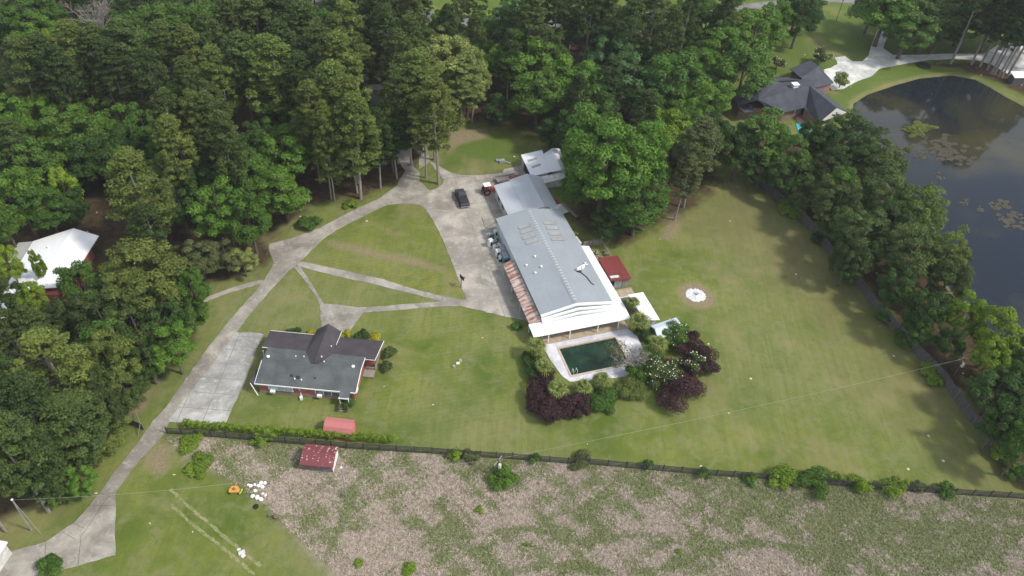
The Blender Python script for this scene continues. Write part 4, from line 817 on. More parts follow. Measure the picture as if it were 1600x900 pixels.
# ------------------------------------------------------------ ranch house
HO = P(399, 598, 2.2); HA = rad(-1.66)
rh = thing('ranch_house', 'red brick ranch house with dark shingle roof and cross gable', 'house', (HO.x, HO.y, 0), HA)
M_SH = mat_shingle('grey_shingles', (.075,.085,.088), (.14,.15,.15)); M_SH2 = mat_shingle('brown_black_shingles', (.050,.046,.052), (.085,.075,.080)); M_BRICK = mat_brick('red_brick', (.30,.075,.055), (.36,.11,.08))
MB().add([(.4,.02,0),(14.6,.02,0),(14.6,.02,2.05),(.4,.02,2.05),(.4,6.6,0),(14.6,6.6,0),(14.6,6.6,2.05),(.4,6.6,2.05),(.4,3,3.75),(14.6,3,3.75)], [(0,1,2,3),(5,4,7,6),(1,5,6,9,2),(4,0,3,8,7)]).build('walls', M_BRICK, rh)
MB().box(1.2,16.2,6.603,10.0,0,2.0).build('rear_walls', M_BRICK, rh); MB().box(.36,14.64,-.03,.016,0,.45).build('foundation', plain('block_base', (.28,.23,.20)), rh)
ro_ = MB().panel([(-.1,-.1,2.15),(14.9,-.1,2.15),(15.15,3.0,3.9),(.35,3.0,3.9)], .12).panel([(.35,3.004,3.9),(15.15,3.004,3.9),(15.0,6.2,2.95),(.0,6.4,2.95)], .12)
ro_.panel([(12.6,-1.15,1.95),(14.1,-1.15,1.95),(14.1,-.104,2.14),(12.6,-.104,2.14)], .1); roof = ro_.build('roof', M_SH, rh)
MB().panel([(-.9,6.404,2.93),(16.6,6.204,2.93),(16.9,10.5,2.15),(-1.0,10.5,2.15)], .12).panel([(14.9,5.8,3.0),(16.55,5.8,3.0),(16.6,6.2,2.935),(15.004,6.2,2.935)], .1).panel([(-.95,.0,2.1),(-.11,0,2.1),(-.0,2.2,2.5),(-.6,2.2,2.5)], .08).build('rear_roof', M_SH2, rh)
MB().panel([(6.1,11.6,2.25),(8.1,11.6,3.75),(8.1,3.3,3.95),(7.7,3.3,3.93),(6.0,6.0,3.05)], .1).panel([(8.104,11.6,3.75),(10.0,11.6,2.25),(9.9,6.0,3.05),(8.6,3.3,3.93),(8.104,3.3,3.95)], .1).build('cross_gable', M_SH2, rh)
MB().box(6.5,9.6,10.003,11.3,0,2.1).build('porch_wall', M_BRICK, rh)
tr = MB().box(-.12,12.58,-.19,-.104,2.0,2.17).box(14.12,14.95,-.19,-.104,2.0,2.17).box(12.55,14.15,-1.24,-1.154,1.83,1.97)
tr.tube([(14.95,-.1,2.13),(15.2,3.0,3.88),(15.05,6.1,2.9)], .07, 4).tube([(-.13,-.1,2.13),(.3,3.0,3.88)], .05, 4).tube([(15.05,5.78,2.9),(16.6,5.78,2.9),(16.95,10.5,2.1)], .06, 4).tube([(-1.0,10.55,2.1),(6,10.55,2.1)], .05, 4).tube([(10.03,11.6,2.2),(9.95,7.4,2.6)], .05, 4).tube([(-.9,6.35,2.85),(.2,6.35,2.85)], .06, 4)
tr.build('fascia', M_WHITE, rh)
for x0, m_ in ((1.9, M_TEALGLASS), (8.9, M_GLASS)):
    wd = MB().box(x0-.1,x0+3.6,-.05,.015,.85,1.8).build('window', M_WHITE, rh)
    for k in range(3): MB().box(x0+.02+k*1.18,x0+1.10+k*1.18,-.09,-.052,.93,1.72).build('pane', m_, wd)
    MB().box(x0+.2,x0+.9,-.5,-.093,.7,1.05).build('air_conditioner', M_WHITE, rh)
MB().tube([(6.4,-.1,2.0),(6.5,.1,1.0),(6.55,-.1,.3)], .06, 5).rbox((6.7,-.5,0), .4, .5, .5, .3).build('downpipe', M_WHITE, rh)
MB().box(14.603,14.66,1.2,2.1,.35,2.1).build('door', M_WHITE, rh); MB().box(14.603,14.64,.4,1.1,.6,1.4).build('window', M_GLASS, rh)
for (x, y) in [(1.0,3.8),(13.9,3.4)]: MB().lathe((x,y,3.55), [(.16,0),(.16,.25),(.26,.3),(.24,.42),(.05,.48)], 10).build('vent', M_WHITE, roof)
for (x, y, z) in [(4.9,4.6,3.35),(6.1,4.7,3.35),(9.4,3.9,3.55),(8.8,4.8,3.6),(9.5,7.6,2.9),(5.7,.9,2.65),(6.7,.85,2.6),(7.2,5.8,3.1)]: MB().lathe((x,y,z), [(.07,0),(.07,.28),(.11,.3),(.02,.36)], 7).build('pipe', M_WHITE, roof)
for bx_ in ((5.1,1.35,2.92,.45,.35),(6.1,1.2,2.85,.6,.4),(8.6,1.3,2.9,.3,.2)): MB().rbox(bx_[:3], bx_[3], bx_[4], .10, 0, .5).build('roof_box', M_DARK, roof)
for x, y, x2, y2 in [(-.85,.05,.2,-.6),(-.9,6.4,-.9,6.1),(12.7,-1.1,12.7,-1.1),(14.0,-1.1,14.0,-1.1)]: MB().tube([(x,y,2.05),(x2,y2,0)], .07, 5).build('post', M_WHITE, rh)
pr = MB().box(15.0,16.4,6.0,6.1,0,.9).box(16.35,16.45,6.1,9.8,0,1.0).box(14.7,16.4,4.6,6.0,.05,.3).build('porch_rail', M_WOODGR, rh)
q = P(537, 641); st = thing('back_steps', 'grey wooden steps below the little rear porch roof', 'steps', q, HA)
for k in range(4): MB().box(-.6,.6,-.3+k*.3,-.04+k*.3,.05+.2*k,.11+.2*k).build('tread', M_WOODGR, st)
MB().box(-.68,-.61,-.5,1.2,.3,.95).build('handrail', M_WOODDK, st); MB().box(.61,.68,-.5,1.2,.3,.95).build('handrail', M_WOODDK, st)

# ------------------------------------------------------------ pink shed and maroon shed
q = P(507, 684); psd = thing('pink_shed', 'pink metal gambrel-roofed shed on the lawn behind the hedge', 'shed', q, rad(-3)); Lp = 4.0
prof = [(0,0),(0,1.3),(.55,2.0),(1.35,2.25),(2.15,2.0),(2.7,1.3),(2.7,0)]
MB().add([(.08,a*.97+.04,b*.97) for a, b in prof]+[(Lp-.08,a*.97+.04,b*.97) for a, b in prof], [tuple(range(7)), tuple(range(13,6,-1)), (0,1,8,7), (6,13,12,5)]).build('walls', plain('pink_wall', (.38,.10,.08), .6, .3, .15), psd)
m = MB()
for i in range(1, 5): (a, b), (c, d) = prof[i], prof[i+1]; m.panel([(-.05,a,b+.04),(Lp+.05,a,b+.04),(Lp+.05,c,d+.04),(-.05,c,d+.04)], .05)
m.build('roof', M_PINK, psd); MB().box(Lp-.075,Lp-.03,.6,2.1,.05,1.7).build('door', plain('pink_door', (.60,.2,.17)), psd)
q = P(472, 735); ms = thing('maroon_shed', 'rusty maroon tin-roofed shed with white gable end in field', 'shed', q, rad(-1.5))
M_MAR = mat_metal_roof('maroon_roof', (.19,.045,.05), axis=0, stain=.25, dirt=(.30,.16,.15), rib=1.3)
MB().panel([(-.1,-.15,1.6),(4.5,-.15,1.6),(4.55,1.5,2.5),(-.05,1.5,2.5)], .05).panel([(-.05,1.504,2.5),(4.55,1.504,2.5),(4.5,3.2,1.7),(-.1,3.2,1.7)], .05).build('roof', M_MAR, ms)
m = MB(); rr = random.Random(6)
for i in range(58):
    x = rr.choice([0.05,.75,1.6,2.3,3.3,3.9,4.3])+rr.uniform(-.12,.12); y = rr.uniform(.3, 3.0); z = (1.6+(y+.15)*.9/1.65 if y < 1.5 else 2.5-(y-1.5)*.8/1.7)+.02; m.rbox((x,y,z), rr.uniform(.05,.22), rr.uniform(.03,.12), .02, rr.uniform(-.3,.6))
m.build('peeled_patches', plain('peeling_white', (.60,.52,.48)), ms)
MB().box(.15,4.3,.1,.2,0,1.6).box(.15,.25,.2,3.0,0,1.6).build('walls', plain('weathered_grey_pink', (.20,.15,.14), .8, .2, .3), ms)
MB().add([(4.31,.1,0),(4.31,3.0,0),(4.31,3.0,1.7),(4.31,1.5,2.44),(4.31,.1,1.65),(4.25,.1,0),(4.25,3.0,0),(4.25,3.0,1.7),(4.25,1.5,2.44),(4.25,.1,1.65)], [(0,1,2,3,4),(9,8,7,6,5),(0,5,6,1),(1,6,7,2),(2,7,8,3),(3,8,9,4),(4,9,5,0)]).build('gable_wall', M_WHITE, ms)

# ------------------------------------------------------------ left house, bottom-left building
lh = thing('white_roofed_house', 'brick house with bright white gable roof half hidden by trees', 'house', (-72.2, 84.0, 0), rad(2))
MB().panel([(-10.2,13.9,2.6),(-3.8,16.2,4.0),(-3.8,1.0,4.0),(-9.2,.4,2.6)], .15).panel([(-3.796,16.2,4.0),(.2,16.0,2.7),(.1,3.0,2.7),(-3.796,1.0,4.0)], .15).build('roof', M_WHITEROOF, lh)
MB().box(-8.9,-.3,1.2,13.4,0,2.5).build('walls', M_BRICK, lh)
for x, y in ((-6.2,11.5),(-3.0,9.0),(-5.5,5.2)): MB().lathe((x,y,3.3), [(.16,0),(.16,.45),(.25,.5),(.03,.6)], 8).build('vent', M_WHITE, lh)
lw = thing('house_wing', 'low white-roofed wing below the brick house at the left edge', 'house', (-80.5, 77.0, 0), rad(8))
MB().panel([(-4,0,2.4),(3.0,0,2.6),(3.0,7.5,2.6),(-4,7.5,2.4)], .15).build('roof', M_WHITEROOF, lw); MB().box(-3.7,2.7,.3,7.2,0,2.3).build('walls', M_OFFWHITE, lw)
lg = thing('garden_shed', 'small grey-roofed lean-to at the far corner of the white-roofed house', 'shed', (-85.2, 92.5, 0), rad(6))
MB().panel([(0,0,1.9),(2.6,0,2.2),(2.6,5.2,2.2),(0,5.2,1.9)], .08).build('roof', mat_metal_roof('dull_grey_roof', (.40,.41,.38), stain=.3), lg); MB().box(.2,2.4,.2,5,0,1.85).build('walls', M_OFFWHITE, lg)
q = P(9, 846, 2.6); bb = thing('white_building', 'white-roofed building cut off by the bottom left corner', 'building', (q.x, q.y, 0), rad(-5))
MB().panel([(-9,-10,2.9),(.2,-10,2.6),(.2,0,2.6),(-9,0,2.9)], .2).build('roof', M_WHITEROOF, bb); MB().box(-8.7,-.1,-9.7,-.2,0,2.4).build('walls', M_OFFWHITE, bb)
# red post leaning at the left edge
q = P(14, 546); o = MB().tube([(0,0,0),(-2.2,1.2,5.2)], [.16,.12], 7).build('red_post', plain('orange_red_paint', (.50,.10,.03)), None, q); tag(o, 'leaning orange-red post at the left edge among pines', 'post')

# ------------------------------------------------------------ neighbour house (upper right)
def W3(u, v, h): q = P(u, v, h); return (q.x, q.y, h)
uc = P(1230, 150); un = thing('neighbour_house', 'dark shingle-roofed brick house with white chimney by the pond', 'house', (uc.x, uc.y, 0))
def L3(u, v, h): q = P(u, v, h); return (q.x-uc.x, q.y-uc.y, h)
M_NR = mat_shingle('blue_black_shingles', (.055,.060,.075), (.085,.09,.108)); M_BRICK2 = mat_brick('brown_brick', (.22,.12,.10), (.28,.16,.13))
K = dict(a=(1141,143,3),b=(1187,128,6),c=(1185,156,6),d=(1152,165,3),e=(1215,122.5,6),f=(1222,129,5.5),g=(1258,124,6),i=(1265,134,6),j=(1259,167.5,3),k=(1227,175,3),l=(1203,172,3.4),m=(1307,168,6),n=(1280,190,3),s=(1234,107,3),t=(1268,94,3),q=(1279,103,5.2),u=(1252,122,5.5),v=(1272,118,5.2),w=(1303,129,3),x=(1291,133,3),y=(1270,138,3.4),z=(1222,129,3.6),p=(1177,159,4),o=(1177,174,2.8),r=(1163,176,2.8))
def pan(mb_, keys, t=.15): mb_.panel([L3(*K[c]) for c in keys], t)
nr = MB()
for keys in ('abcd','drop','befgijkpc' if 0 else 'befgijklc','ijnm','stqvu','qwxv','vxyiu'): pan(nr, keys)
# slopes on the far side
def Lw(x, y, z): return (x, y, z)
b_, e_, g_, i_, m_ = [Vector(L3(*K[c])) for c in 'begim']
nr.panel([b_, b_+Vector((1.5,9,-3.2)), g_+Vector((1.5,7,-3.2)), g_], .15); nr.panel([i_, m_, m_+Vector((4.5,3.5,-2.8)), i_+Vector((4.5,3.5,-2.8))], .15)
nr.build('roof', M_NR, un)
wl = MB()
def wallbox(pix, h1, inset=.0): wl.prism([(L3(u, v, h1)[0], L3(u, v, h1)[1]) for u, v in pix], 0, h1-.12)
wallbox([(1146,146),(1185,133),(1205,128),(1222,140),(1256,138),(1255,165),(1226,172),(1200,170),(1156,166)], 2.9); wallbox([(1262,140),(1300,170),(1281,188),(1258,168)], 3.0); wallbox([(1238,110),(1266,98),(1300,128),(1290,132),(1268,138),(1250,126)], 2.9)
wl.build('walls', M_BRICK2, un)
mm, nn = Vector(L3(*K['m'])), Vector(L3(*K['n'])); p3 = mm+Vector((4.2,3.2,-2.8)); MB().add([mm+Vector((.1,-.1,-.1)), nn+Vector((.1,-.1,-.1)), p3], [(0,1,2)]).build('gable_end', M_WHITE, un, fix=False)
cq = L3(1240,140,5.2); MB().rbox((cq[0],cq[1],4.0), 1.3, 1.1, 2.6, .3).rbox((cq[0],cq[1],6.602), 1.6, 1.4, .15, .3).build('chimney', M_WHITE, un)
MB().tube([L3(1243,171,2.9), L3(1240,181,0)], .12, 6).build('post', M_WHITE, un)
MB().box(*[L3(1290,134,0)[0]-.5, L3(1290,134,0)[0]+.5, L3(1285,138,0)[1]-.5, L3(1285,138,0)[1]-.1], .9, 1.9).build('window', M_WHITE, un)
sheet('pool_patio', [(1242,180),(1258,172),(1284,190),(1300,205),(1280,232),(1262,220),(1245,190)], .08, M_BEIGE)
tp = thing('turquoise_pool', 'turquoise swimming pool behind the dark-roofed house, half hidden by trees', 'pool', P(1258,205)); q0 = P(1258,205)
pts = [(P(u, v).x-q0.x, P(u, v).y-q0.y) for u, v in ((1243,193),(1254,196),(1272,210),(1281,228),(1268,238),(1250,215))]
MB().prism(pts, .0, .12).build('water', mat_water('turquoise_water', (.05,.36,.38), (.09,.48,.48), .08, .6), tp)
# small things around the pond
q = P(1586, 129); sh = thing('pump_shed', 'small white-roofed dark shed between pond and pale driveway', 'shed', q, .15)
MB().box(-1.7,1.7,-1.0,1.0,0,1.9).build('walls', plain('dark_grey_wall', (.07,.08,.09)), sh); MB().panel([(-1.8,-1.1,1.95),(1.8,-1.1,1.95),(1.8,1.3,2.5),(-1.8,1.3,2.5)], .1).build('roof', M_WHITE, sh)
q = P(1443, 103); o = MB().lathe((0,0,0), [(1.9,0),(1.8,.35),(1.3,.3),(1.2,.02)], 16).build('fire_ring', plain('charred_stone', (.05,.045,.04), .9, .1, .6, 4), None, q); tag(o, 'dark stone ring with ashes on the pond lawn', 'fire ring')
o = MB().lathe((0,0,0), [(1.0,0),(.8,.3),(.2,.4)], 9).build('mulch_heap', plain('mulch', (.10,.05,.03)), None, P(1465, 98)); tag(o, 'small brown mulch heap beside the stone ring', 'heap')
rng = np.random.default_rng(5); q = P(1434, 203, -.3)
n_ = 2600; a = rng.uniform(0, 6.28, n_); rr_ = np.sqrt(rng.uniform(0, 1, n_)); cx = np.stack([rr_*np.cos(a)*(3.6+1.2*np.sin(3*a+1)+.8*np.sin(7*a)), rr_*np.sin(a)*(2.8+.9*np.sin(2*a)+.6*np.cos(5*a))+rr_*np.cos(a)*1.2, rng.uniform(0, .5, n_)*(1-rr_)], 1)
nr_ = unit(n_)*.5+np.array([0,0,1.]); nr_ /= np.linalg.norm(nr_, axis=1)[:, None]; V, F = leaf_quads(cx, nr_, rng.uniform(.15,.4,n_), .7)
o = npmesh('water_plants', V, F, M_LEAF, attr=dict(rnd=rng.uniform(0,1,n_)), loc=q); o.color = (.12,.15,.035,1); tag(o, 'yellow-green island of water plants in the pond', 'water plants'); struct(o, 'stuff')
M_PADS = plain('lily_pads', (.075,.068,.042), .6, .3, .4, 2)
for lab, pts_ in (('brown floating weed patch below the yellow-green island', [(1462,225,16,8),(1480,238,20,8),(1500,245,14,6),(1474,228,14,5),(1490,232,12,6),(1515,250,8,4)]), ('brown floating weed streak near the right edge of the pond', [(1560,330,14,8),(1572,345,12,7),(1585,352,10,5),(1552,322,6,4),(1592,340,8,4)]), ('scattered floating weed specks left of the brown patch', [(1420,235,8,5),(1432,240,10,5),(1467,277,5,4),(1506,317,4,3),(1532,325,3,3),(1410,232,6,4),(1445,248,4,2)])):
    Cs = []
    for (u, v, w_, h_) in pts_:
        k = int(w_*h_*3)+8; sub = [(rng.normal()*w_*.9, rng.normal()*h_*.9) for _ in range(9)]
        for _ in range(k): a_ = sub[rng.integers(9)]; Cs.append(P(u+a_[0]+rng.normal()*w_*.16, v+a_[1]+rng.normal()*h_*.16, -.34))
    cc = np.array([[c.x, c.y, -.335+rng.uniform(0,.02)] for c in Cs]); V, F = leaf_quads(cc, np.tile([0,0,1.], (len(cc),1)), rng.uniform(.12,.42,len(cc)), .8)
    o = npmesh('floating_weed', V, F, M_PADS); tag(o, lab, 'water plants'); struct(o, 'stuff')

# ------------------------------------------------------------ pickup truck
q = P(722, 313); trk = thing('pickup_truck', 'charcoal pickup with covered bed parked on the concrete yard', 'truck', q)
d_ = P(716.5,297)-P(728,326); trk.rotation_euler.z = math.atan2(d_.y, d_.x)
Lc, Wc = 5.5, 1.9
def section(x, zs, w): return [(x, -w/2, zs[0]), (x, -w/2*1.0, zs[1]), (x, -w/2*.86, zs[2]), (x, w/2*.86, zs[2]), (x, w/2, zs[1]), (x, w/2, zs[0])]
def loft(secs):
    m = MB(); vs = [p for s in secs for p in s]; n = len(secs[0]); fs = []
    for i in range(len(secs)-1):
        for k in range(n): fs.append((i*n+k, i*n+(k+1)%n, (i+1)*n+(k+1)%n, (i+1)*n+k))
    fs += [tuple(range(n-1,-1,-1)), tuple((len(secs)-1)*n+k for k in range(n))]; return m.add(vs, fs)
body = loft([section(-2.75,(.45,.8,1.0),1.8), section(-2.6,(.35,.95,1.12),1.9), section(.1,(.35,.98,1.12),1.92), section(1.3,(.35,.98,1.1),1.92), section(2.4,(.35,.9,1.03),1.88), section(2.72,(.45,.75,.85),1.66)]); body.build('body', M_BLACKCAR, trk)
cab = loft([section(-.75,(1.0,1.1,1.15),1.7), section(-.55,(1.0,1.5,1.68),1.62), section(.6,(1.0,1.5,1.70),1.6), section(.85,(1.0,1.45,1.6),1.58), section(1.45,(1.0,1.08,1.12),1.66)]); cb_ = cab.build('cab', M_BLACKCAR, trk)
MB().panel([(1.43,-.68,1.16),(1.43,.68,1.16),(.9,.62,1.62),(.9,-.62,1.62)], .02).build('windshield', M_GLASS, trk); MB().panel([(-.58,-.6,1.60),(-.58,.6,1.60),(-.78,.66,1.20),(-.78,-.66,1.20)], .02).build('rear_window', M_DARK, trk)
for s in (-1, 1): MB().add([(1.15,s*.83,1.16),(-.45,s*.83,1.16),(-.35,s*.805,1.5),(.78,s*.79,1.5)], [(0,1,2,3)]).build('side_window', M_GLASS, trk, fix=False); MB().rbox((1.05,s*1.03,1.08), .14, .22, .18).build('mirror', M_BLACKCAR, trk); MB().rbox((2.55,s*.66,.68), .22, .35, .16).build('headlight', M_WHITE, trk); MB().rbox((-2.72,s*.78,.7), .1, .16, .3).build('taillight', M_RED, trk)
MB().box(-2.6,-.82,-.82,.82,1.122,1.17).build('bed_cover', M_BEDCOVER, trk); MB().box(-2.85,-2.76,-.85,.85,.42,.6).build('bumper', M_GREY, trk)
for x in (1.75, -1.75):
    for s in (-1, 1):
        wh = MB().lathe((x, s*.93-(.12 if s > 0 else .12), .37), [(.25,0),(.37,.02),(.37,.22),(.25,.24)], 16, 'Y').build('wheel', M_RUBBER, trk); MB().lathe((x, s*.93-.135 if s < 0 else s*.93-.01, .37), [(.2,0),(.22,.02),(.2,.145)], 12, 'Y').build('rim', M_GREY, wh)

# ------------------------------------------------------------ tractor
q = P(765, 301); tc_ = thing('tractor', 'old red tractor with white canopy parked by the workshop', 'tractor', q, rad(20))
MB().box(.1,1.5,-.28,.28,.75,1.3).box(-.9,.1,-.2,.2,.6,.95).build('hood', M_RED, tc_); MB().box(1.5,1.6,-.25,.25,.7,1.25).build('grille', M_DARK, tc_)
rw = [(.30,0),(.68,.03),(.72,.1),(.72,.3),(.68,.37),(.3,.4)]
for s in (-1, 1):
    wh = MB().lathe((-.7, s*.75-.2, .72), rw, 18, 'Y').build('rear_wheel', M_RUBBER, tc_); MB().lathe((-.7, s*.75-.215, .72), [(.38,0),(.2,.05),(.2,.38),(.38,.43)], 12, 'Y').build('rim', plain('faded_red_rim', (.45,.18,.16)), wh)
    wh = MB().lathe((1.15, s*.6-.1, .38), [(.15,0),(.36,.02),(.38,.1),(.36,.18),(.15,.2)], 14, 'Y').build('front_wheel', M_RUBBER, tc_); MB().lathe((1.15, s*.6-.11, .38), [(.18,0),(.18,.22)], 10, 'Y').build('rim', plain('faded_pink_rim', (.42,.22,.2)), wh)
    MB().tube([(-.7,s*.6,1.45),(-.2,s*.6,1.4),(-.2,s*.6,.9)], .12, 5).build('fender', M_RED, tc_)
MB().tube([(-.9,-.5,.9),(-.9,-.5,2.05)], .04, 5).tube([(-.9,.5,.9),(-.9,.5,2.05)], .04, 5).tube([(.0,-.5,.9),(0,-.5,2.05)], .04, 5).tube([(0,.5,.9),(0,.5,2.05)], .04, 5).build('canopy_frame', M_DARK, tc_)
MB().panel([(-1.3,-.65,2.12),(.1,-.65,2.12),(.1,.65,2.12),(-1.3,.65,2.12)], .08).build('canopy', M_WHITE, tc_); MB().box(-.75,-.3,-.22,.22,1.0,1.1).box(-.8,-.72,-.22,.22,1.1,1.45).build('seat', M_DARK, tc_)
MB().tube([(.9,0,1.3),(.9,0,1.9)], .04, 5).build('exhaust', M_DARK, tc_); MB().tube([(.1,0,1.2),(-.15,0,1.4)], .03, 5).build('steering_column', M_DARK, tc_); MB().tube([(-1.0,0,.6),(-1.6,0,.9)], .06, 5).box(-1.7,-1.5,-.5,.5,.5,.6).build('hitch', M_DARK, tc_)
# trailer behind it
q = P(792, 283); tr_ = thing('trailer', 'flat grey trailer parked between tractor and workshop roof', 'trailer', q, rad(22))
MB().box(-2.3,2.0,-.9,.9,.6,.7).build('deck', M_WOODGR, tr_); MB().box(-2.3,2.0,.903,.96,.6,1.0).build('side_board', M_GREY, tr_); MB().box(-2.3,2.0,-.96,-.903,.6,1.0).build('side_board', M_GREY, tr_); MB().tube([(-2.3,0,.6),(-3.4,0,.5)], .06, 5).build('tongue', M_DARK, tr_)
for s in (-1, 1): MB().lathe((.2, s*1.08-.1, .32), [(.1,0),(.32,.02),(.32,.18),(.1,.2)], 14, 'Y').build('wheel', M_RUBBER, tr_)
q = P(806, 283); o = MB().rbox((0,0,0), 2.4, 1.7, .9, .35).rbox((-.1,0,.9), 2.2, 1.5, .08, .35).build('crate', plain('rusty_red_load', (.20,.07,.06)), None, q); tag(o, 'rusty red crate standing behind the trailer', 'crate')
# small heap on the grass behind
q = P(784, 253); o = MB().rbox((0,0,0), 1.2, .8, .5, .4).lathe((-.9,.2,0), [(.45,0),(.45,.3),(.3,.4)], 10).rbox((1.2,-.3,0), 1.4, .3, .25, -.4).build('scrap_heap', M_GREY, None, q); tag(o, 'grey scrap heap on grass above the concrete yard', 'scrap')

# ------------------------------------------------------------ junk along the building wall
def appliance(u, v, sx, sy, sz, m_, lab, name='washing_machine', cat='appliance', az=.3, door=True):
    q = P(u, v); root = thing(name, lab, cat, q, BA+az, 'junk along the long building wall')
    MB().rbox((0,0,.0), sx, sy, sz).build('body', m_, root)
    if door: MB().rbox((0,0,sz+.003), sx*.9, sy*.85, .04).build('lid', M_OFFWHITE if m_ is M_WHITE else M_GREY, root); MB().rbox((0,-sy/2-.02,sz*.25), sx*.6, .03, sz*.5).build('door', M_DARK, root)
    return root
appliance(766,385,.75,.7,1.7,M_WHITE,'tall white refrigerator standing outermost in the junk row','refrigerator')
appliance(778,400,.85,.8,1.5,M_WHITE,'large white freezer near the teal bin','freezer',az=0)
appliance(774,389,.8,.7,.95,M_WHITE,'white washing machine in the middle of the junk row'); appliance(778,388,.8,.7,.95,M_WHITE,'white washing machine pushed against the wall')
appliance(783,405,.75,.7,.9,M_WHITE,'white dryer nearest the teal bin','dryer'); appliance(773,381,.7,.65,.9,M_OFFWHITE,'weathered washing machine behind the refrigerator')
appliance(765,374,.6,.6,1.4,M_GREY,'grey water heater box at the far end of the junk row','cabinet'); appliance(774,369,.6,.6,1.5,M_WHITE,'white narrow cabinet against the wall at far end','cabinet')
appliance(775,377,.7,.6,.9,M_GREY,'grey dryer with round opening at the far end','dryer'); appliance(785,396,.9,1.8,1.3,M_GREY,'long grey metal cabinet against the wall beside the bin','cabinet',az=0)
appliance(790,410,1.1,1.0,1.4,M_TEAL,'front teal dumpster bin beside the rusty lean-to','bin','bin',0); appliance(788,405,1.1,1.0,1.4,M_TEAL,'rear teal dumpster bin beside the rusty lean-to','bin','bin',0)
for i, (u, v, r, h_, m_, lab) in enumerate([(769,371,.3,.9,M_GREY,'grey drum second from the far end'),(770,378,.3,.9,M_DARK,'black drum in front of the far cabinets'),(771,386,.28,.8,M_DARK,'black drum beside the refrigerator'),(781,393,.3,.9,M_DARK,'black drum in front of the long grey cabinet'),(762,369,.22,.6,M_WHITE,'small white tank at the far end of the junk')]):
    o = MB().lathe((0,0,0), [(r,0),(r,h_*.32),(r*1.04,h_*.34),(r,h_*.36),(r,h_*.66),(r*1.04,h_*.68),(r,h_*.7),(r,h_),(r*.9,h_-.02)], 12).build('drum', m_, None, P(u, v)); tag(o, lab, 'drum', 'junk along the long building wall')
for i, (u, v, lab) in enumerate([(779,403,'tyre lying in front of the white freezer'),(782,408,'tyre lying by the teal bins')]):
    o = MB().lathe((0,0,0), [(.2,0),(.34,.02),(.36,.1),(.34,.2),(.2,.22)], 14).build('tyre', M_RUBBER, None, P(u, v)); tag(o, lab, 'tyre')
q = P(720.5, 449); bh = thing('basketball_hoop', 'dark basketball hoop pole at the corner of the big lawn', 'basketball hoop', q, rad(40))
MB().tube([(0,0,0),(0,0,2.4)], .07, 6).build('pole', M_DARK, bh); MB().box(.1,.2,-.6,.6,1.9,2.6).build('backboard', M_DARK, bh); MB().lathe((.5,0,2.0), [(.26,0),(.28,.03),(.26,.05)], 12).build('rim', M_RED, bh)
mb = MB(); qa = [P(753,341), P(758.5,357), P(776,347)]; mb.tube([p+Vector((0,0,.09)) for p in qa], .05, 5); o = mb.build('dark_line', M_DARK); tag(o, 'thin dark bent line on the concrete near the junk row', 'dark_line')  # thin dark tube laid in a bent line on the concrete

# ------------------------------------------------------------ ash pit
rng = np.random.default_rng(12); m = MB(); n_ = 46; vs = [(0,0,.07)]; ring = []
for rr_, zz in ((.6,.07),(1.2,.05),(1.75,.012)):
    ring.append([(rr_*math.cos(2*PI*k/n_)*(1+rng.normal()*.07), rr_*math.sin(2*PI*k/n_)*(1+rng.normal()*.07)*.95, zz+rng.normal()*.008) for k in range(n_)])
vs += sum(ring, []); fs = [(0, 1+k, 1+(k+1)%n_) for k in range(n_)]
for j in range(2): fs += [(1+j*n_+k, 1+(j+1)*n_+k, 1+(j+1)*n_+(k+1)%n_, 1+j*n_+(k+1)%n_) for k in range(n_)]
pit = thing('fire_pit', 'round pit of white ash with burnt logs on the lawn', 'fire pit', FIRE)
na = NM('white_ash', .95, .05); na.col(na.mix(na.noise(2.5, 6, rough=.8, lo=.35, hi=.55), (.28,.27,.26), (.66,.66,.67))); m.add(vs, fs).build('ash', na.m, pit)
m = MB(); rr = random.Random(3)
for k in range(9): m.tube([(rr.uniform(-.3,.6), rr.uniform(-.1,.5), .2), (rr.uniform(-.6,.3)+.2, rr.uniform(-.3,.4), .3)], .06, 5)
m.build('logs', M_GREY, pit)

# ------------------------------------------------------------ lawn things
for (u, v, r, m_, lab) in [(719,564,.28,M_GREY,'grey round cap beside the yellowish slab on the lawn, right one'),(709,573,.26,M_GREY,'grey round cap left of the yellowish slab on lawn')]:
    o = MB().lathe((0,0,0), [(r,0),(r,.22),(r*.8,.28),(.03,.3)], 12).build('septic_cap', m_, None, P(u, v)); tag(o, lab, 'cap')
o = MB().rbox((0,0,0), .6, .45, .16, .3).rbox((0,0,.16), .5, .36, .03, .3).build('slab', plain('cream_slab', (.70,.66,.42)), None, P(715.5, 568)); tag(o, 'cream slab between two grey caps on the lawn', 'slab')
q = P(367, 767); mw = thing('mower_deck', 'orange-yellow mower deck left in the weeds by white sacks', 'mower', q, rad(5))
MB().prism([(-.65,-.45),(.65,-.45),(.7,.1),(.35,.5),(-.4,.5),(-.7,.0)], .12, .45).build('deck', M_YELLOW, mw); MB().lathe((-.05,.0,.45), [(.22,0),(.22,.1),(.1,.14)], 10).build('pulley', plain('rust', (.30,.10,.04)), mw)
MB().tube([(0,.5,.4),(.1,1.0,.5)], .06, 5).build('hitch', M_YELLOW, mw); MB().tube([(.75,-.55,.15),(1.0,.2,.15)], .07, 5).build('chute', M_LIME, mw)
for x in (-.6,.55): MB().lathe((x,-.55,.14), [(.06,0),(.14,.01),(.14,.1),(.06,.11)], 10, 'Y').build('wheel', M_RUBBER, mw)
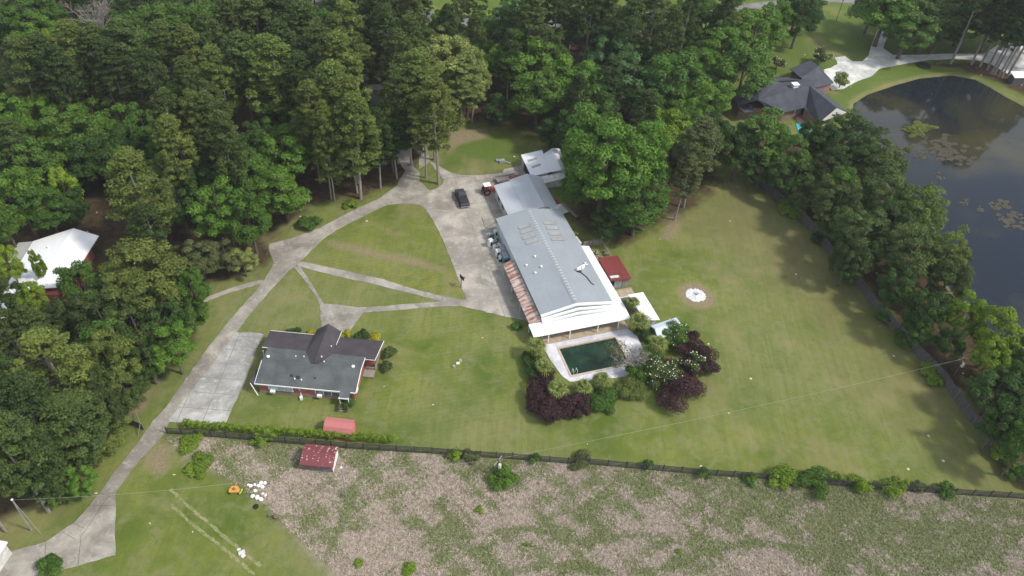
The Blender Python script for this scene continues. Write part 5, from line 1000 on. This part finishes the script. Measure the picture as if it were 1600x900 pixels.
sp = ['leftmost white sack in the upper row by mower deck','second white sack in the upper row','third white sack in the upper row','white sack centre of the upper row','white sack upper right of the heap','rightmost white sack of the upper row','dull white sack between the two rows','white sack lower left of the heap','largest white sack in the lower row','white sack at the front right of the lower row','small white sack right of the middle','second small white sack right of the middle','white sack beside the largest one']
for i, (x, y, r) in enumerate([(388,758,.17),(392,760,.24),(398,758,.2),(404,760,.24),(408,755.5,.26),(414,755.5,.24),(399,767.5,.24),(395,776,.26),(402,778,.3),(408,781,.28),(411,772,.17),(415,774.5,.19),(410,761.5,.27)]):
    o = MB().lathe((0,0,0), [(r*.8,0),(r*1.05,.08),(r*.95,r*.9),(r*.5,r*1.25),(.04,r*1.35)], 9).build('sack', M_WHITE, None, P(x, y), i); o.scale = (1.15, .95, 1); tag(o, sp[i], 'sack', 'white sacks in the weeds')
o = MB().lathe((0,0,.0), [(.2,0),(.36,.03),(.36,.16),(.2,.2)], 12).rbox((.1,0,.15), .25, .2, .15).build('old_wheel', M_RUBBER, None, P(400, 792)); tag(o, 'black wheel lying below the white sacks', 'wheel')
o = MB().rbox((0,0,.1), .9, .3, .25, .3).lathe((.6,-.2,0), [(.3,0),(.3,.4),(.2,.42)], 9).rbox((.5,-.8,0), .4, .1, .1, .5).build('junk_block', plain('brown_junk', (.16,.12,.09)), None, P(425, 806)); tag(o, 'pale and brown junk piece at the corner of the mown grass', 'junk')
o = MB().rbox((0,0,0), .8, .5, .18, .5).rbox((.3,-.4,0), .5, .4, .12, 1).rbox((-.5,.4,0), .4, .3, .1, .2).build('rubble', M_OFFWHITE, None, P(378, 864)); tag(o, 'white rubble patch on the worn wheel track', 'rubble')

# ------------------------------------------------------------ utility poles and wires
def upole(base, top, label, m_=M_WOODGR, arm=False, r=.14):
    b = P(*base); h = height_at(base, top[1]); t = P(top[0], top[1], h)-b; root = thing('utility_pole', label, 'pole', b)
    MB().tube([(0,0,-.1),(t.x,t.y,h)], [r, r*.7], 7).build('pole', m_, root)
    if arm: MB().rbox((t.x,t.y,h-.5), 1.9, .12, .12, rad(60)).build('crossarm', M_WOODGR, root); MB().lathe((t.x+.25,t.y-.2,h-1.7), [(.2,0),(.24,.1),(.24,.7),(.15,.8)], 10).build('transformer', M_OFFWHITE, root)
    else: MB().lathe((t.x,t.y,h), [(.14,0),(.16,.1),(.05,.2)], 8).build('cap', M_WHITE, root)
    return b+Vector((t.x,t.y,h))
tA = upole((1483,600),(1507,560),'tall dark utility pole with transformer beyond the right fence', M_WOODDK, True, .17)
tB = upole((777,742),(778.5,717),'short dark wire pole in the field by the bright clump', M_WOODDK, True)
tC = upole((541,777),(533,731),'thin grey pole standing in the dry field below the maroon shed', M_GREY, False, .09)
tD = upole((49,829),(19,781),'leaning grey pole with white cap at bottom left', M_GREY, False, .11)
tE = upole((1217,33),(1242+0,33),'x') if 0 else None
def wire(a, b, sag, label, r=.011):
    pts = [a.lerp(b, t/14)+Vector((0,0,-sag*4*(t/14)*(1-t/14))) for t in range(15)]; o = MB().tube(pts, r, 4).build('power_line', plain('wire_grey', (.42,.42,.38), .5, .4), None); tag(o, label, 'wire'); return o
wire(tA, tB, .8, 'long pale wire crossing the lawn from tall pole to field'); wire(tA+Vector((.4,.6,.2)), P(1640,528,7), .4, 'upper wire leaving the tall pole to the right edge'); wire(tA, P(1640,560,6), .4, 'lower wire leaving the tall pole to the right edge'); wire(tB, tC, .8, 'thin wire between the two poles in the field'); wire(tC, tD, 1.2, 'thin wire from the grey field pole to the bottom left'); wire(tD, P(64,834), 0, 'yellow guy wire of the leaning bottom left pole', .02)
q = P(1306, 33); lp = thing('lamp_post', 'thin dark post on the lawn at the top right', 'post', q); MB().tube([(0,0,0),(0,0,6)], .07, 5).build('pole', M_DARK, lp); MB().lathe((0,0,6), [(.15,0),(.2,.2),(.05,.4)], 8).build('lamp', M_DARK, lp)
print('TREES', len(TREES), 'D', sum(t['kind'] != 'P' for t in TREES), 'P', sum(t['kind'] == 'P' for t in TREES))

# ------------------------------------------------------------ thin summer haze round the whole place
hz = MB().box(-3200, 3200, -3200, 3300, -3.5, 100).build('haze', None); struct(hz, 'stuff')
hm = D.materials.new('haze'); hm.use_nodes = True; hn = hm.node_tree; hn.nodes.clear()
ho = hn.nodes.new('ShaderNodeOutputMaterial'); hv = hn.nodes.new('ShaderNodeVolumePrincipled'); hv.inputs['Color'].default_value = (.94,.97,1,1); hv.inputs['Density'].default_value = .00012
hn.links.new(hv.outputs[0], ho.inputs['Volume']); hz.data.materials.append(hm)
